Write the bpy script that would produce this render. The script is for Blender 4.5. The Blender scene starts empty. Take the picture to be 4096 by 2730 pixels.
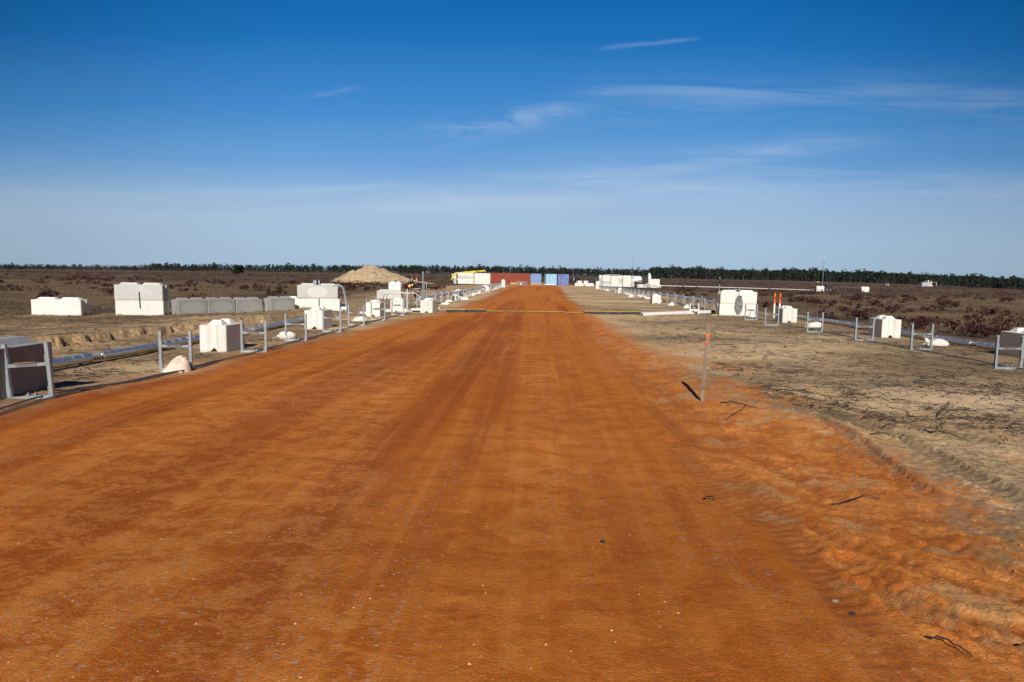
import bpy, math, random
import numpy as np
from mathutils import Vector, Matrix
R = math.radians
random.seed(7)
rng = np.random.default_rng(11)
C = bpy.context.scene.collection
# ------------------------------------------------------------------ camera
scn = bpy.context.scene
CAMZ = 1.76
FPX = 2730.0                     # focal length in photo pixels (4096 wide) : 24 mm on full frame
PITCH, ROLL = math.atan((1365 - 1096) / FPX), R(0.95)
fwd = Vector((0, math.cos(PITCH), -math.sin(PITCH)))
rt0 = Vector((1, 0, 0)); up0 = rt0.cross(fwd)
rt = rt0 * math.cos(ROLL) + up0 * math.sin(ROLL)
up = -rt0 * math.sin(ROLL) + up0 * math.cos(ROLL)
cam = bpy.data.objects.new('camera', bpy.data.cameras.new('camera')); C.objects.link(cam)
cam.matrix_world = Matrix(((rt.x, up.x, -fwd.x, 0), (rt.y, up.y, -fwd.y, 0), (rt.z, up.z, -fwd.z, CAMZ), (0, 0, 0, 1)))
cam.data.sensor_width = 36; cam.data.lens = 24; cam.data.clip_end = 20000; cam.data.clip_start = 0.05
scn.camera = cam
def ray(px, py):
    d = fwd + rt * ((px - 2048) / FPX) + up * ((1365 - py) / FPX)
    return d / d.y                # unit depth along Y
# ------------------------------------------------------------------ view / light
scn.view_settings.view_transform = 'Standard'; scn.view_settings.look = 'None'
scn.view_settings.exposure = 0; scn.view_settings.gamma = 1
SUN_EL, SUN_AZ = 34.0, 2.0       # shadows run away from the camera, 2 degrees to the right
sl = bpy.data.lights.new('sun', 'SUN'); sl.energy = 5.0; sl.angle = R(0.53); sl.color = (1, 0.95, 0.87)
so = bpy.data.objects.new('sun', sl); C.objects.link(so)
sd = Vector((math.sin(R(SUN_AZ)) * math.cos(R(SUN_EL)), math.cos(R(SUN_AZ)) * math.cos(R(SUN_EL)), -math.sin(R(SUN_EL))))
so.rotation_euler = sd.to_track_quat('-Z', 'Y').to_euler(); so.location = (0, -20, 30)

class NT:
    def __init__(s, tree): s.t = tree; s.n = tree.nodes; s.l = tree.links
    def new(s, ty, **kw):
        n = s.n.new(ty)
        for k, v in kw.items(): setattr(n, k, v)
        return n
    def link(s, a, b): s.l.new(a, b)
    def set(s, sock, v):
        if isinstance(v, bpy.types.NodeSocket): s.l.new(v, sock)
        elif isinstance(v, tuple) and len(v) == 3 and sock.type == 'RGBA': sock.default_value = (*v, 1)
        else: sock.default_value = v
    def m(s, op, a, b=0.0, c=0.0, clamp=False):
        n = s.new('ShaderNodeMath', operation=op, use_clamp=clamp)
        s.set(n.inputs[0], a); s.set(n.inputs[1], b); s.set(n.inputs[2], c); return n.outputs[0]
    def mix(s, f, a, b, bt='MIX'):
        n = s.new('ShaderNodeMix', data_type='RGBA', blend_type=bt, clamp_factor=True)
        s.set(n.inputs[0], f); s.set(n.inputs[6], a); s.set(n.inputs[7], b); return n.outputs[2]
    def ss(s, x, a, b):
        n = s.new('ShaderNodeMapRange', interpolation_type='SMOOTHSTEP')
        s.set(n.inputs[0], x); n.inputs[1].default_value = a; n.inputs[2].default_value = b; return n.outputs[0]
    def noise(s, vec, scale, detail=4, rough=0.55, sc3=None, dist=0.0):
        if sc3:
            mp = s.new('ShaderNodeMapping'); s.set(mp.inputs[0], vec); mp.inputs['Scale'].default_value = sc3; vec = mp.outputs[0]
        n = s.new('ShaderNodeTexNoise'); s.set(n.inputs['Vector'], vec)
        n.inputs['Scale'].default_value = scale; n.inputs['Detail'].default_value = detail
        n.inputs['Roughness'].default_value = rough; n.inputs['Distortion'].default_value = dist
        return n.outputs[0]

w = bpy.data.worlds.new('World'); scn.world = w; w.use_nodes = True
g = NT(w.node_tree); g.n.clear()
sky = g.new('ShaderNodeTexSky', sky_type='NISHITA', sun_disc=False)
sky.sun_elevation = R(SUN_EL); sky.sun_rotation = math.atan2(-sd.x, -sd.y); sky.altitude = 50
sky.air_density = 1.0; sky.dust_density = 0.6; sky.ozone_density = 1.5
tc = g.new('ShaderNodeTexCoord'); sp = g.new('ShaderNodeSeparateXYZ'); g.link(tc.outputs['Generated'], sp.inputs[0])
dx, dy, dz = sp.outputs
yy = g.m('MAXIMUM', g.m('ABSOLUTE', dy), 0.15)
U = g.m('DIVIDE', dx, yy); V = g.m('DIVIDE', dz, yy)
uv = g.new('ShaderNodeCombineXYZ'); g.link(U, uv.inputs[0]); g.link(V, uv.inputs[1]); uv = uv.outputs[0]
warp = g.m('MULTIPLY', g.m('SUBTRACT', g.noise(uv, 3.0, 3, 0.5, (1, 2.5, 1)), 0.5), 0.05)
streak = g.noise(uv, 3.2, 7, 0.62, (1.0, 14, 1), 0.6)
wisp = g.noise(uv, 9.0, 6, 0.62, (1.0, 4, 1), 1.2)
def cband(p0, p1, p2, wid, amp, thr=(0.42, 0.72), tex=None, fade=0.12):
    P = [ray(*p) for p in (p0, p1, p2)]
    us = [p.x for p in P]; vs = [p.z for p in P]
    k = np.polyfit(us, vs, 2)
    cv = g.m('MULTIPLY_ADD', g.m('MULTIPLY_ADD', U, float(k[0]), float(k[1])), U, float(k[2]))
    dd = g.m('DIVIDE', g.m('SUBTRACT', g.m('ADD', V, warp), cv), wid / FPX)
    ga = g.m('POWER', 2.718, g.m('MULTIPLY', g.m('MULTIPLY', dd, dd), -1.0))
    win = g.m('MULTIPLY', g.ss(U, us[0] - fade / 2, us[0] + fade), g.m('SUBTRACT', 1.0, g.ss(U, us[2] - fade, us[2] + fade / 2)))
    t = g.ss(tex if tex is not None else streak, *thr)
    return g.m('MULTIPLY', g.m('MULTIPLY', ga, win), g.m('MULTIPLY', t, amp))
bands = [cband((1650, 545), (2080, 470), (2400, 395), 46, 1.0, (0.35, 0.75), wisp),
         cband((2200, 410), (3200, 350), (4300, 430), 58, 0.62, (0.32, 0.85)),
         cband((2300, 470), (3300, 420), (4300, 500), 75, 0.30, (0.3, 0.7)),
         cband((1850, 735), (2600, 680), (3500, 575), 36, 0.85, (0.2, 0.75)),
         cband((1900, 650), (2700, 640), (3600, 610), 55, 0.30, (0.35, 0.75)),
         cband((1500, 840), (2900, 760), (4400, 770), 62, 1.25, (0.2, 0.75)),
         cband((-300, 850), (900, 850), (2300, 810), 52, 1.1, (0.2, 0.75)),
         cband((-200, 790), (800, 765), (1700, 735), 14, 0.75, (0.25, 0.6)),
         cband((-200, 640), (700, 640), (1500, 660), 45, 0.28, (0.35, 0.75)),
         cband((2400, 205), (2600, 184), (2790, 168), 9, 0.35, (0.2, 0.6), wisp, 0.03),
         cband((1230, 392), (1330, 372), (1450, 358), 9, 0.3, (0.2, 0.6), wisp, 0.03)]
cl = bands[0]
for b in bands[1:]: cl = g.m('ADD', cl, b)
vw = g.m('ADD', V, g.m('ADD', g.m('MULTIPLY', warp, 0.7), g.m('MULTIPLY', g.m('SUBTRACT', streak, 0.5), 0.05)))
vw = g.m('ADD', vw, g.m('MULTIPLY', U, 0.02))
veil = g.m('SUBTRACT', 1.0, g.ss(vw, 0.02, 0.145))
hs = g.new('ShaderNodeHueSaturation'); g.link(sky.outputs[0], hs.inputs['Color']); hs.inputs['Saturation'].default_value = 1.5
nish = g.mix(1.0, hs.outputs[0], (0.12, 0.85, 1.15), 'MULTIPLY')
rp = g.new('ShaderNodeValToRGB'); g.link(V, rp.inputs[0]); el_ = rp.color_ramp.elements
stops = [(0.0, (4.6, 6.8, 9.2)), (0.05, (5.2, 7.6, 10.1)), (0.105, (4.4, 7.0, 10.4)), (0.155, (2.2, 5.2, 9.9)), (0.23, (0.9, 3.8, 8.9)), (0.33, (0.22, 2.4, 7.0)), (0.44, (0.0, 1.5, 5.3)), (0.8, (0.0, 0.9, 3.6))]
while len(el_) < len(stops): el_.new(0.5)
for e_, (p_, c_) in zip(el_, stops): e_.position = p_; e_.color = (*[q / 12 for q in c_], 1)
grad = g.mix(1.0, rp.outputs[0], (12, 12, 12), 'MULTIPLY')
grad.node.clamp_result = False
col = g.mix(g.m('MULTIPLY_ADD', g.ss(V, 0.5, 1.2), 0.6, 0.015), grad, nish)
veil = g.m('MULTIPLY', veil, g.m('MULTIPLY_ADD', g.noise(uv, 2.0, 6, 0.6, (0.8, 16, 1), 0.4), 0.7, 0.45))
col = g.mix(g.m('MULTIPLY', veil, 0.72), col, (6.0, 7.8, 9.9))
col = g.mix(g.m('MINIMUM', g.m('MULTIPLY', cl, 0.52), 0.7), col, (6.4, 8.2, 10.6))
side = g.m('MULTIPLY_ADD', g.ss(dy, 0.35, 0.72), 0.77, 0.23)          # unseen sky beside, behind and overhead dimmed to cut fill on shaded faces
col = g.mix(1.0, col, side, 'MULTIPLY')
edge_dim = g.m('SUBTRACT', 1.0, g.m('MULTIPLY', g.m('MULTIPLY', g.ss(g.m('ABSOLUTE', U), 0.25, 0.9), g.m('MULTIPLY_ADD', g.ss(V, 0.1, 0.4), 0.35, 0.65)), 0.36))  # lens falloff painted into the sky colour, darker towards both sides
col = g.mix(1.0, col, edge_dim, 'MULTIPLY')
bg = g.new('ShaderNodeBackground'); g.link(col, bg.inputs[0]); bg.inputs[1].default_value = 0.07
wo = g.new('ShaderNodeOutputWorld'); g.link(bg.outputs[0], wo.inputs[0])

# ------------------------------------------------------------------ numpy noise
def vnoise(x, y, seed=0):
    x = np.asarray(x, float); y = np.asarray(y, float)
    xi = np.floor(x).astype(np.int64); yi = np.floor(y).astype(np.int64)
    fx = x - xi; fy = y - yi; fx = fx * fx * (3 - 2 * fx); fy = fy * fy * (3 - 2 * fy)
    def h(a, b):
        n = (a * 374761393 + b * 668265263 + seed * 1442695041) & 0xffffffff
        n = ((n ^ (n >> 13)) * 1274126177) & 0xffffffff
        n = n ^ (n >> 16); return (n & 0xffff) / 65535.0
    return (h(xi, yi) * (1 - fx) + h(xi + 1, yi) * fx) * (1 - fy) + (h(xi, yi + 1) * (1 - fx) + h(xi + 1, yi + 1) * fx) * fy
def fbm(x, y, oct=4, seed=0, gain=0.5):
    s = 0; a = 1; t = 0; f = 1
    for i in range(oct):
        s = s + a * vnoise(x * f + i * 17.3, y * f - i * 9.1, seed + i); t += a; a *= gain; f *= 2.03
    return s / t
def ss(x, a, b):
    t = np.clip((np.asarray(x, float) - a) / (b - a), 0, 1); return t * t * (3 - 2 * t)

# ------------------------------------------------------------------ terrain
def road_l(Y): return np.interp(Y, [-50, 7, 14, 21, 34, 60, 110, 140], [-5.6, -5.9, -5.75, -4.9, -3.1, -2.1, -1.2, 0.2])
def road_r(Y): return np.interp(Y, [-50, 3, 4.4, 5.6, 7.4, 9, 11, 18, 32, 60, 110, 140], [3.2, 3.2, 3.3, 3.5, 3.65, 3.15, 2.95, 3.3, 3.6, 4.6, 7.6, 8.5])
def bank_x(Y): return -10.35 + (Y - 15) * np.where(Y > 15, 0.17, 0.10)
def proj(x, y):                                      # helper: photo pixel -> ground with plain slope, for track lines
    d = ray(x, y); t = (CAMZ + 0.05) / -d.z; return (d.x * t, t)
TRACKS = []
for c_, w_, d_ in [(-4.7, .14, .004), (-2.9, .16, .003), (-1.3, .17, .003), (.55, .17, .003), (1.75, .15, .006)]:
    TRACKS.append((np.array([(c_ + 0.038 * q + .12 * math.sin(q * .16 + c_ * 3), q) for q in np.linspace(1.0, 34, 12)]), w_, d_))
for pts, wid, dep in [
    ([(2700, 1800), (2870, 2010), (3150, 2200), (3500, 2420), (3900, 2600), (4300, 2760)], 0.13, 0.016),
    ([(3380, 2290), (3600, 2440), (3800, 2520), (4000, 2560), (4300, 2600)], 0.13, 0.035),
    ([(3450, 2380), (3700, 2530), (3950, 2610), (4300, 2660)], 0.11, 0.034),
    ([(3250, 1680), (3420, 1790), (3560, 1900), (3740, 2010), (4000, 2140), (4300, 2260)], 0.11, 0.04),
    ([(3300, 1640), (3600, 1760), (3800, 1880), (4000, 1980), (4300, 2090)], 0.15, 0.035),
    ([(3150, 1600), (3450, 1720), (3750, 1830), (4096, 1960), (4300, 2010)], 0.11, 0.034),
    ([(2900, 1900), (3200, 2120), (3600, 2300), (4000, 2420), (4300, 2480)], 0.11, 0.018), ([(2600, 1640), (2850, 1880), (3100, 2120), (3300, 2330), (3450, 2560), (3550, 2760)], 0.13, 0.012),
    ([(3050, 1560), (3300, 1620), (3600, 1690), (4000, 1790), (4300, 1880)], 0.12, 0.016), ([(2640, 1560), (2900, 1780), (3200, 1960), (3700, 2170), (4100, 2340), (4300, 2400)], 0.12, 0.016),
    ([(1700, 2800), (1790, 2620), (1830, 2520)], 0.13, 0.006),
    ([(2500, 1450), (2560, 1560), (2700, 1700), (2900, 1850)], 0.12, 0.010)]:
    w_ = [proj(*p) for p in pts]; TRACKS.append((np.array(w_), wid, dep))
def track_field(X, Y):
    Z = np.zeros_like(X); M = np.zeros_like(X)
    for P, wid, dep in TRACKS:
        # resample
        seg = np.sqrt(((P[1:] - P[:-1]) ** 2).sum(1)); cum = np.concatenate([[0], np.cumsum(seg)])
        n = 22; tt = np.linspace(0, cum[-1], n); Q = np.stack([np.interp(tt, cum, P[:, 0]), np.interp(tt, cum, P[:, 1])], 1)
        for _ in range(3): Q[1:-1] = (Q[:-2] + 2 * Q[1:-1] + Q[2:]) / 4
        x0, y0 = Q.min(0) - 0.5; x1, y1 = Q.max(0) + 0.5
        sel = np.nonzero((X > x0) & (X < x1) & (Y > y0) & (Y < y1))
        if len(sel[0]) == 0: continue
        xs, ys = X[sel], Y[sel]; best = np.full(xs.shape, 9.0); al = np.zeros(xs.shape); sg = np.zeros(xs.shape)
        for i in range(n - 1):
            a, b = Q[i], Q[i + 1]; ab = b - a; L2 = (ab ** 2).sum()
            t = np.clip(((xs - a[0]) * ab[0] + (ys - a[1]) * ab[1]) / L2, 0, 1)
            ex = xs - a[0] - t * ab[0]; ey = ys - a[1] - t * ab[1]; d = np.hypot(ex, ey)
            k = d < best; best = np.where(k, d, best); al = np.where(k, tt[i] + t * (tt[i + 1] - tt[i]), al)
            sg = np.where(k, np.sign(ab[0] * ey - ab[1] * ex), sg)
        inn = 1 - ss(best, wid * 0.75, wid)
        rim = np.exp(-((best - wid * 1.15) / (wid * 0.3)) ** 2)
        tread = 0.5 + 0.5 * np.sin(al * 2 * math.pi / 0.10 + sg * best * 22)
        brk = ss(vnoise(al * 1.5, al * 0 + wid * 99, 5), 0.05, 0.3)
        Z[sel] += dep * brk * (-inn * (0.55 + 0.45 * tread) + 0.55 * rim * (0.6 + 0.8 * vnoise(xs * 18, ys * 18, 9)))
        M[sel] = np.maximum(M[sel], inn * brk * (0.45 + 0.55 * tread) * (1.0 if dep > .01 else .38))
    return Z, M
def H(X, Y, fine=False):
    X = np.asarray(X, float); Y = np.asarray(Y, float)
    z = -0.0045 * np.clip(Y, 0, 165)
    q_ = np.clip(np.abs(X) / np.maximum(Y, 1), 0, 1.2) / 0.75
    z = z - np.where(X < 0, 7.0 * q_ ** 2, 8.0 * q_ ** 4) * ss(Y, 200, 900)
    z = z - 0.5 * ss(X, 18, 60) * ss(Y, 60, 120) * (1 - ss(Y, 300, 600))
    rl, rr = road_l(Y), road_r(Y)
    c = (rl + rr) / 2; hw = (rr - rl) / 2
    q = np.clip(1 - ((X - c) / (hw + 0.6)) ** 2, 0, 1)
    z = z + 0.07 * q * (1 - ss(Y, 120, 150))
    # left bank
    bx = bank_x(Y) + 0.5 * (fbm(Y * 0.7, Y * 0 + 3, 4, 21) - 0.5) + 0.20 * (fbm(Y * 5.5, X * 2.5, 3, 22, 0.6) - 0.5)
    env = ss(Y, 4, 8) * (1 - ss(Y, 24, 30))
    hgt = (0.23 + 0.10 * (fbm(Y * 0.9, X * 0.3, 3, 23) - 0.5)) * env
    d = X - bx
    z = z + hgt * (1 - ss(d, -0.03, 0.07)) * (1 - ss(-d, 0.3, 6.5))
    z = z + 0.10 * env * ss(fbm(Y * 1.3, X * 1.3, 3, 24), 0.45, 0.7) * np.exp(-((d - 0.35) / 0.3) ** 2)
    z = z + 0.13 * np.exp(-((X + 6.2) / 1.4) ** 2 - ((Y - 8.6) / 1.7) ** 2)
    # spoil lumps on the left before the crossing
    z = z + 0.25 * np.exp(-(((X + 9.0) / 1.6) ** 2 + ((Y - 29.5) / 2.2) ** 2)) * (0.5 + fbm(X * 2, Y * 2, 3, 31))
    # orange berm on the right road edge
    e = np.exp(-((X - (rr + 0.15)) / 0.45) ** 2) * ss(Y, 5.5, 8.5) * (1 - ss(Y, 12.5, 19))
    z = z + e * (0.05 + 0.10 * fbm(X * 1.7, Y * 1.2, 3, 41)) * (0.75 + 0.5 * np.exp(-((Y - 9.9) / 1.6) ** 2))
    # undulation
    off = ss(X, rr - 0.2, rr + 1.2) + ss(-X, -rl - 0.2, -rl + 1.0)
    z = z + off * (0.09 * (fbm(X * 0.25, Y * 0.25, 3, 51) - 0.5)) * (1 - ss(Y, 150, 400))
    if fine:
        near = 1 - ss(Y, 25, 60)
        lo_ = 1.35 + 0.045 * Y; rough = ss(X, lo_, lo_ + 1.0) * (1 - ss(X, rr + 1.6 + 0.25 * np.clip(9 - Y, 0, 6), rr + 3.2 + 0.25 * np.clip(9 - Y, 0, 6))) * (1 - ss(Y, 14, 20))
        clod = np.clip(fbm(X * 6, Y * 6, 4, 61, 0.6) - 0.52, 0, 1)
        z = z + near * rough * (0.07 * clod * ss(fbm(X * 0.8, Y * 0.8, 3, 62), 0.35, 0.65) + 0.05 * (fbm(X * 1.3, Y * 1.3, 4, 63) - 0.5) + 0.022 * (np.clip(np.abs(fbm(X * 8, Y * 8, 3, 66, .55) - .5) * 5, 0, .5) - .25) + 0.020 * (fbm(X * 22, Y * 22, 2, 64) - .5))
        z = z + near * off * 0.035 * (fbm(X * 3.5, Y * 3.5, 4, 65, 0.6) - 0.5)
        onr = np.clip(1 - off, 0, 1)
        sk = X - 0.038 * Y
        z = z + near * onr * (0.022 * (fbm(sk * 1.6, Y * 0.12, 3, 71) - 0.5) + 0.005 * (fbm(X * 5, Y * 9, 3, 72) - 0.5) + 0.0035 * (fbm(X * 30, Y * 34, 2, 73) - 0.5))
        tz, tm = track_field(X, Y); z = z + tz
        return z, tm, rough
    return z
def gz(x, y): return float(H(np.array([x]), np.array([y]))[0])
def at(px, py, lo=3.0, hi=1500.0):
    d = ray(px, py); n = 6000
    t = np.geomspace(lo, hi, n); diff = (CAMZ + d.z * t) - H(d.x * t, t)
    k = np.nonzero(diff < 0)[0]
    i = k[0] if len(k) else n - 1
    return Vector((d.x * t[i], t[i], float(H(np.array([d.x * t[i]]), np.array([t[i]]))[0])))
def atY(px, Y):
    """ground point at depth Y below photo column px"""
    z = 0.0
    for _ in range(4):
        # column px at depth Y: solve for x with roll
        # (p-cam).rt / (p-cam).fwd = (px-2048)/F
        k = (px - 2048) / FPX
        zz = z - CAMZ
        # x*rt.x + Y*rt.y + zz*rt.z = k*(x*fwd.x + Y*fwd.y + zz*fwd.z)
        x = (k * (Y * fwd.y + zz * fwd.z) - Y * rt.y - zz * rt.z) / (rt.x - k * fwd.x)
        z = gz(x, Y)
    return Vector((x, Y, z))

# ------------------------------------------------------------------ materials
MATS = {}
def mat(name, fn=None, col=(0.5, 0.5, 0.5), rough=0.6, metal=0.0, bump=0.0, bscale=30, var=0.15, vscale=4, spec=0.3, dirt=None, dscale=2.0, sc3=None):
    if name in MATS: return MATS[name]
    m = bpy.data.materials.new(name); m.use_nodes = True; t = NT(m.node_tree); t.n.clear()
    out = t.new('ShaderNodeOutputMaterial'); b = t.new('ShaderNodeBsdfPrincipled'); t.link(b.outputs[0], out.inputs[0])
    b.inputs['Roughness'].default_value = rough; b.inputs['Metallic'].default_value = metal
    b.inputs['Specular IOR Level'].default_value = spec
    tc = t.new('ShaderNodeTexCoord'); oc = tc.outputs['Object']
    oi = t.new('ShaderNodeObjectInfo')
    off = t.new('ShaderNodeVectorMath', operation='MULTIPLY_ADD')
    t.link(oi.outputs['Random'], off.inputs[0]); off.inputs[1].default_value = (31, 17, 23); t.link(oc, off.inputs[2])
    vec = off.outputs[0]
    if fn: fn(t, b, vec, oc, oi.outputs['Random'])
    else:
        n = t.noise(vec, vscale, 5, 0.6, sc3)
        c = t.mix(t.ss(n, 0.3, 0.7), tuple(x * (1 - var) for x in col), tuple(min(1, x * (1 + var)) for x in col))
        if dirt:
            dn = t.noise(vec, dscale, 6, 0.65)
            c = t.mix(t.m('MULTIPLY', t.ss(dn, 0.5, 0.75), dirt[3]), c, dirt[:3])
        t.link(c, b.inputs['Base Color'])
        if bump:
            bn = t.new('ShaderNodeBump'); bn.inputs['Strength'].default_value = 1; bn.inputs['Distance'].default_value = bump
            t.link(t.noise(vec, bscale, 4, 0.6), bn.inputs['Height']); t.link(bn.outputs[0], b.inputs['Normal'])
    MATS[name] = m; return m
def concrete(name, a, b2, oval=False, stain=0.25):
    def fn(t, b, vec, oc, rnd):
        n1 = t.noise(vec, 1.7, 5, 0.6); n2 = t.noise(vec, 14, 6, 0.65)
        c = t.mix(t.ss(n1, 0.3, 0.7), a, b2)
        c = t.mix(t.m('MULTIPLY', t.ss(n2, 0.55, 0.8), stain), c, tuple(x * 0.62 for x in a))
        c = t.mix(0.10, c, t.mix(rnd, (0.3, 0.29, 0.27), (0.95, 0.94, 0.92)))
        s = t.new('ShaderNodeSeparateXYZ'); t.link(oc, s.inputs[0])
        if oval:
            rr = t.m('ADD', t.m('POWER', t.m('DIVIDE', s.outputs[0], 0.48), 2.0), t.m('POWER', t.m('DIVIDE', t.m('SUBTRACT', s.outputs[2], 0.3), 0.25), 2.0))
            rr = t.m('ADD', rr, t.m('MULTIPLY', t.m('SUBTRACT', n1, 0.5), 0.9))
            c = t.mix(t.m('MULTIPLY', t.m('SUBTRACT', 1.0, t.ss(rr, 0.8, 1.15)), 0.75), c, tuple(min(1, x * 1.28) for x in b2))
        # soil splash along the foot and rain streaks below the top edge
        st = t.noise(vec, 3.0, 4, 0.6, (9, 9, 0.7))
        foot = t.m('MULTIPLY', t.m('SUBTRACT', 1.0, t.ss(t.m('ADD', s.outputs[2], t.m('MULTIPLY', n2, 0.08)), 0.03, 0.14)), 0.45)
        c = t.mix(foot, c, (0.36, 0.27, 0.17))
        c = t.mix(t.m('MULTIPLY', t.ss(st, 0.55, 0.75), stain * 0.7), c, tuple(x * 0.6 for x in a))
        t.link(c, b.inputs['Base Color']); b.inputs['Roughness'].default_value = 0.85
        vo = t.new('ShaderNodeTexVoronoi'); t.link(vec, vo.inputs['Vector']); vo.inputs['Scale'].default_value = 26
        pit = t.m('MULTIPLY', t.ss(vo.outputs[0], 0.0, 0.22), t.m('ADD', 0.6, n2))
        bn = t.new('ShaderNodeBump'); bn.inputs['Distance'].default_value = 0.008; bn.inputs['Strength'].default_value = 0.8
        t.link(t.m('ADD', pit, t.noise(vec, 60, 3)), bn.inputs['Height']); t.link(bn.outputs[0], b.inputs['Normal'])
    return mat(name, fn)
M_white = concrete('concrete_white', (0.80, 0.78, 0.74), (0.70, 0.68, 0.64), stain=0.12)
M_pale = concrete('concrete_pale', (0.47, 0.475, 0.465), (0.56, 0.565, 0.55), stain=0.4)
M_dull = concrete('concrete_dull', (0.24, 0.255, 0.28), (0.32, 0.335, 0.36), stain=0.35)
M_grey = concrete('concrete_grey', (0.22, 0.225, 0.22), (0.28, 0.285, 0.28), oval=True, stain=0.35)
M_oval = concrete('concrete_stained', (0.46, 0.46, 0.43), (0.52, 0.52, 0.50), oval=True, stain=0.4)
M_galv = mat('galvanised_steel', col=(0.42, 0.47, 0.50), rough=0.42, metal=0.55, var=0.14, vscale=22, dirt=(0.4, 0.36, 0.3, 0.25), dscale=8)
M_galvdk = mat('galvanised_dark', col=(0.22, 0.23, 0.24), rough=0.5, metal=0.5, var=0.2, vscale=20)
def f_clad(t, b, vec, oc, rnd):
    n = t.noise(vec, 5, 4, 0.6); t.link(t.mix(n, (0.52, 0.49, 0.46), (0.64, 0.61, 0.58)), b.inputs['Base Color'])
    b.inputs['Metallic'].default_value = 0.85
    t.link(t.m('MULTIPLY_ADD', t.noise(vec, 9, 5, 0.6), 0.3, 0.24), b.inputs['Roughness'])
    bn = t.new('ShaderNodeBump'); bn.inputs['Distance'].default_value = 0.004; t.link(t.noise(vec, 7, 3), bn.inputs['Height']); t.link(bn.outputs[0], b.inputs['Normal'])
M_clad = mat('aluminium_cladding', f_clad)
M_pad = mat('wood_pad', col=(0.20, 0.12, 0.07), rough=0.8, var=0.3, vscale=12)
M_black = mat('black_rubber', col=(0.02, 0.02, 0.022), rough=0.55, var=0.3, vscale=10, dirt=(0.3, 0.15, 0.07, 0.35), dscale=4)
M_blackp = mat('black_gloss', col=(0.012, 0.012, 0.015), rough=0.2, spec=0.6)
M_cablel = mat('coil_cable', col=(0.24, 0.24, 0.25), rough=0.45, var=0.4, vscale=8)
M_cable = mat('grey_cable', col=(0.10, 0.10, 0.115), rough=0.45, var=0.2, vscale=8)
M_bag = mat('sandbag_fabric', col=(0.68, 0.66, 0.62), rough=0.85, bump=0.012, bscale=16, var=0.08, vscale=9, dirt=(0.50, 0.33, 0.20, 0.45), dscale=5)
M_bagtan = mat('sandbag_canvas', col=(0.66, 0.58, 0.48), rough=0.85, bump=0.01, bscale=16, var=0.1, vscale=9, dirt=(0.5, 0.3, 0.17, 0.6), dscale=5)
M_wood = mat('weathered_wood', col=(0.25, 0.185, 0.145), rough=0.85, bump=0.003, bscale=40, var=0.35, vscale=30, sc3=(1.5, 1.5, 0.05))
M_tape = mat('orange_ribbon', col=(0.85, 0.17, 0.03), rough=0.5, var=0.1)
M_ink = mat('black_ink', col=(0.02, 0.02, 0.03), rough=0.6)
M_orange = mat('orange_paint', col=(0.80, 0.16, 0.02), rough=0.45, var=0.06)
M_red = mat('red_paint', col=(0.55, 0.05, 0.03), rough=0.45, var=0.06)
M_wpaint = mat('white_paint', col=(0.80, 0.80, 0.80), rough=0.45, var=0.04, dirt=(0.6, 0.55, 0.5, 0.12))
M_pvc = mat('grey_pvc', col=(0.40, 0.45, 0.48), rough=0.35, var=0.06)
M_wpipe = mat('white_pvc', col=(0.78, 0.77, 0.75), rough=0.35, var=0.05)
M_tarp = mat('blue_tarp', col=(0.03, 0.12, 0.25), rough=0.5)
M_yellow = mat('yellow_paint', col=(0.75, 0.52, 0.03), rough=0.45, var=0.12, vscale=6)
M_yellowd = mat('yellow_dusty', col=(0.66, 0.40, 0.07), rough=0.7, var=0.25, vscale=6, dirt=(0.40, 0.16, 0.05, 0.6), dscale=3)
M_cred = mat('container_red', col=(0.27, 0.060, 0.035), rough=0.6, var=0.12, vscale=1.2, dirt=(0.16, 0.035, 0.03, 0.6), dscale=0.8)
M_cb1 = mat('container_blue', col=(0.20, 0.32, 0.58), rough=0.55, var=0.12, vscale=1.0, dirt=(0.35, 0.42, 0.6, 0.5), dscale=0.8)
M_cb2 = mat('container_sky_blue', col=(0.33, 0.55, 0.72), rough=0.55, var=0.1, vscale=1.0)
M_cb3 = mat('container_violet_blue', col=(0.16, 0.22, 0.48), rough=0.55, var=0.2, vscale=1.0, dirt=(0.35, 0.4, 0.6, 0.6), dscale=0.9)
M_cdark = mat('container_dark', col=(0.02, 0.035, 0.06), rough=0.6)
M_plank = mat('yellow_planks', col=(0.55, 0.36, 0.14), rough=0.8, var=0.3, vscale=3)
M_cnavy = mat('navy_car_paint', col=(0.012, 0.03, 0.06), rough=0.25, spec=0.6)
M_cblack = mat('black_car_paint', col=(0.01, 0.011, 0.016), rough=0.25, spec=0.6)
M_glass = mat('dark_glass', col=(0.02, 0.03, 0.04), rough=0.06, spec=0.8)
M_bottle = mat('bottle_plastic', col=(0.55, 0.66, 0.72), rough=0.12, spec=0.6)
M_blabel = mat('bottle_label', col=(0.15, 0.35, 0.6), rough=0.5)
M_amber = mat('amber_lens', col=(0.85, 0.45, 0.05), rough=0.25, spec=0.6)
M_leaf = mat('maroon_leaves', col=(0.052, 0.016, 0.016), rough=0.75, var=0.45, vscale=3)
M_leaf2 = mat('brown_leaves', col=(0.10, 0.055, 0.035), rough=0.8, var=0.4, vscale=3)
M_bark = mat('bark', col=(0.07, 0.055, 0.045), rough=0.9, var=0.2)
M_barkg = mat('grey_bark', col=(0.075, 0.07, 0.075), rough=0.9, var=0.25, vscale=0.05)
M_pine = mat('pine_needles', col=(0.013, 0.025, 0.014), rough=0.8, var=0.45, vscale=0.12)
M_under = mat('understory_brush', col=(0.022, 0.023, 0.026), rough=0.9, var=0.4, vscale=0.1)
M_green = mat('green_leaves', col=(0.06, 0.11, 0.034), rough=0.7, var=0.3)
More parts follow.
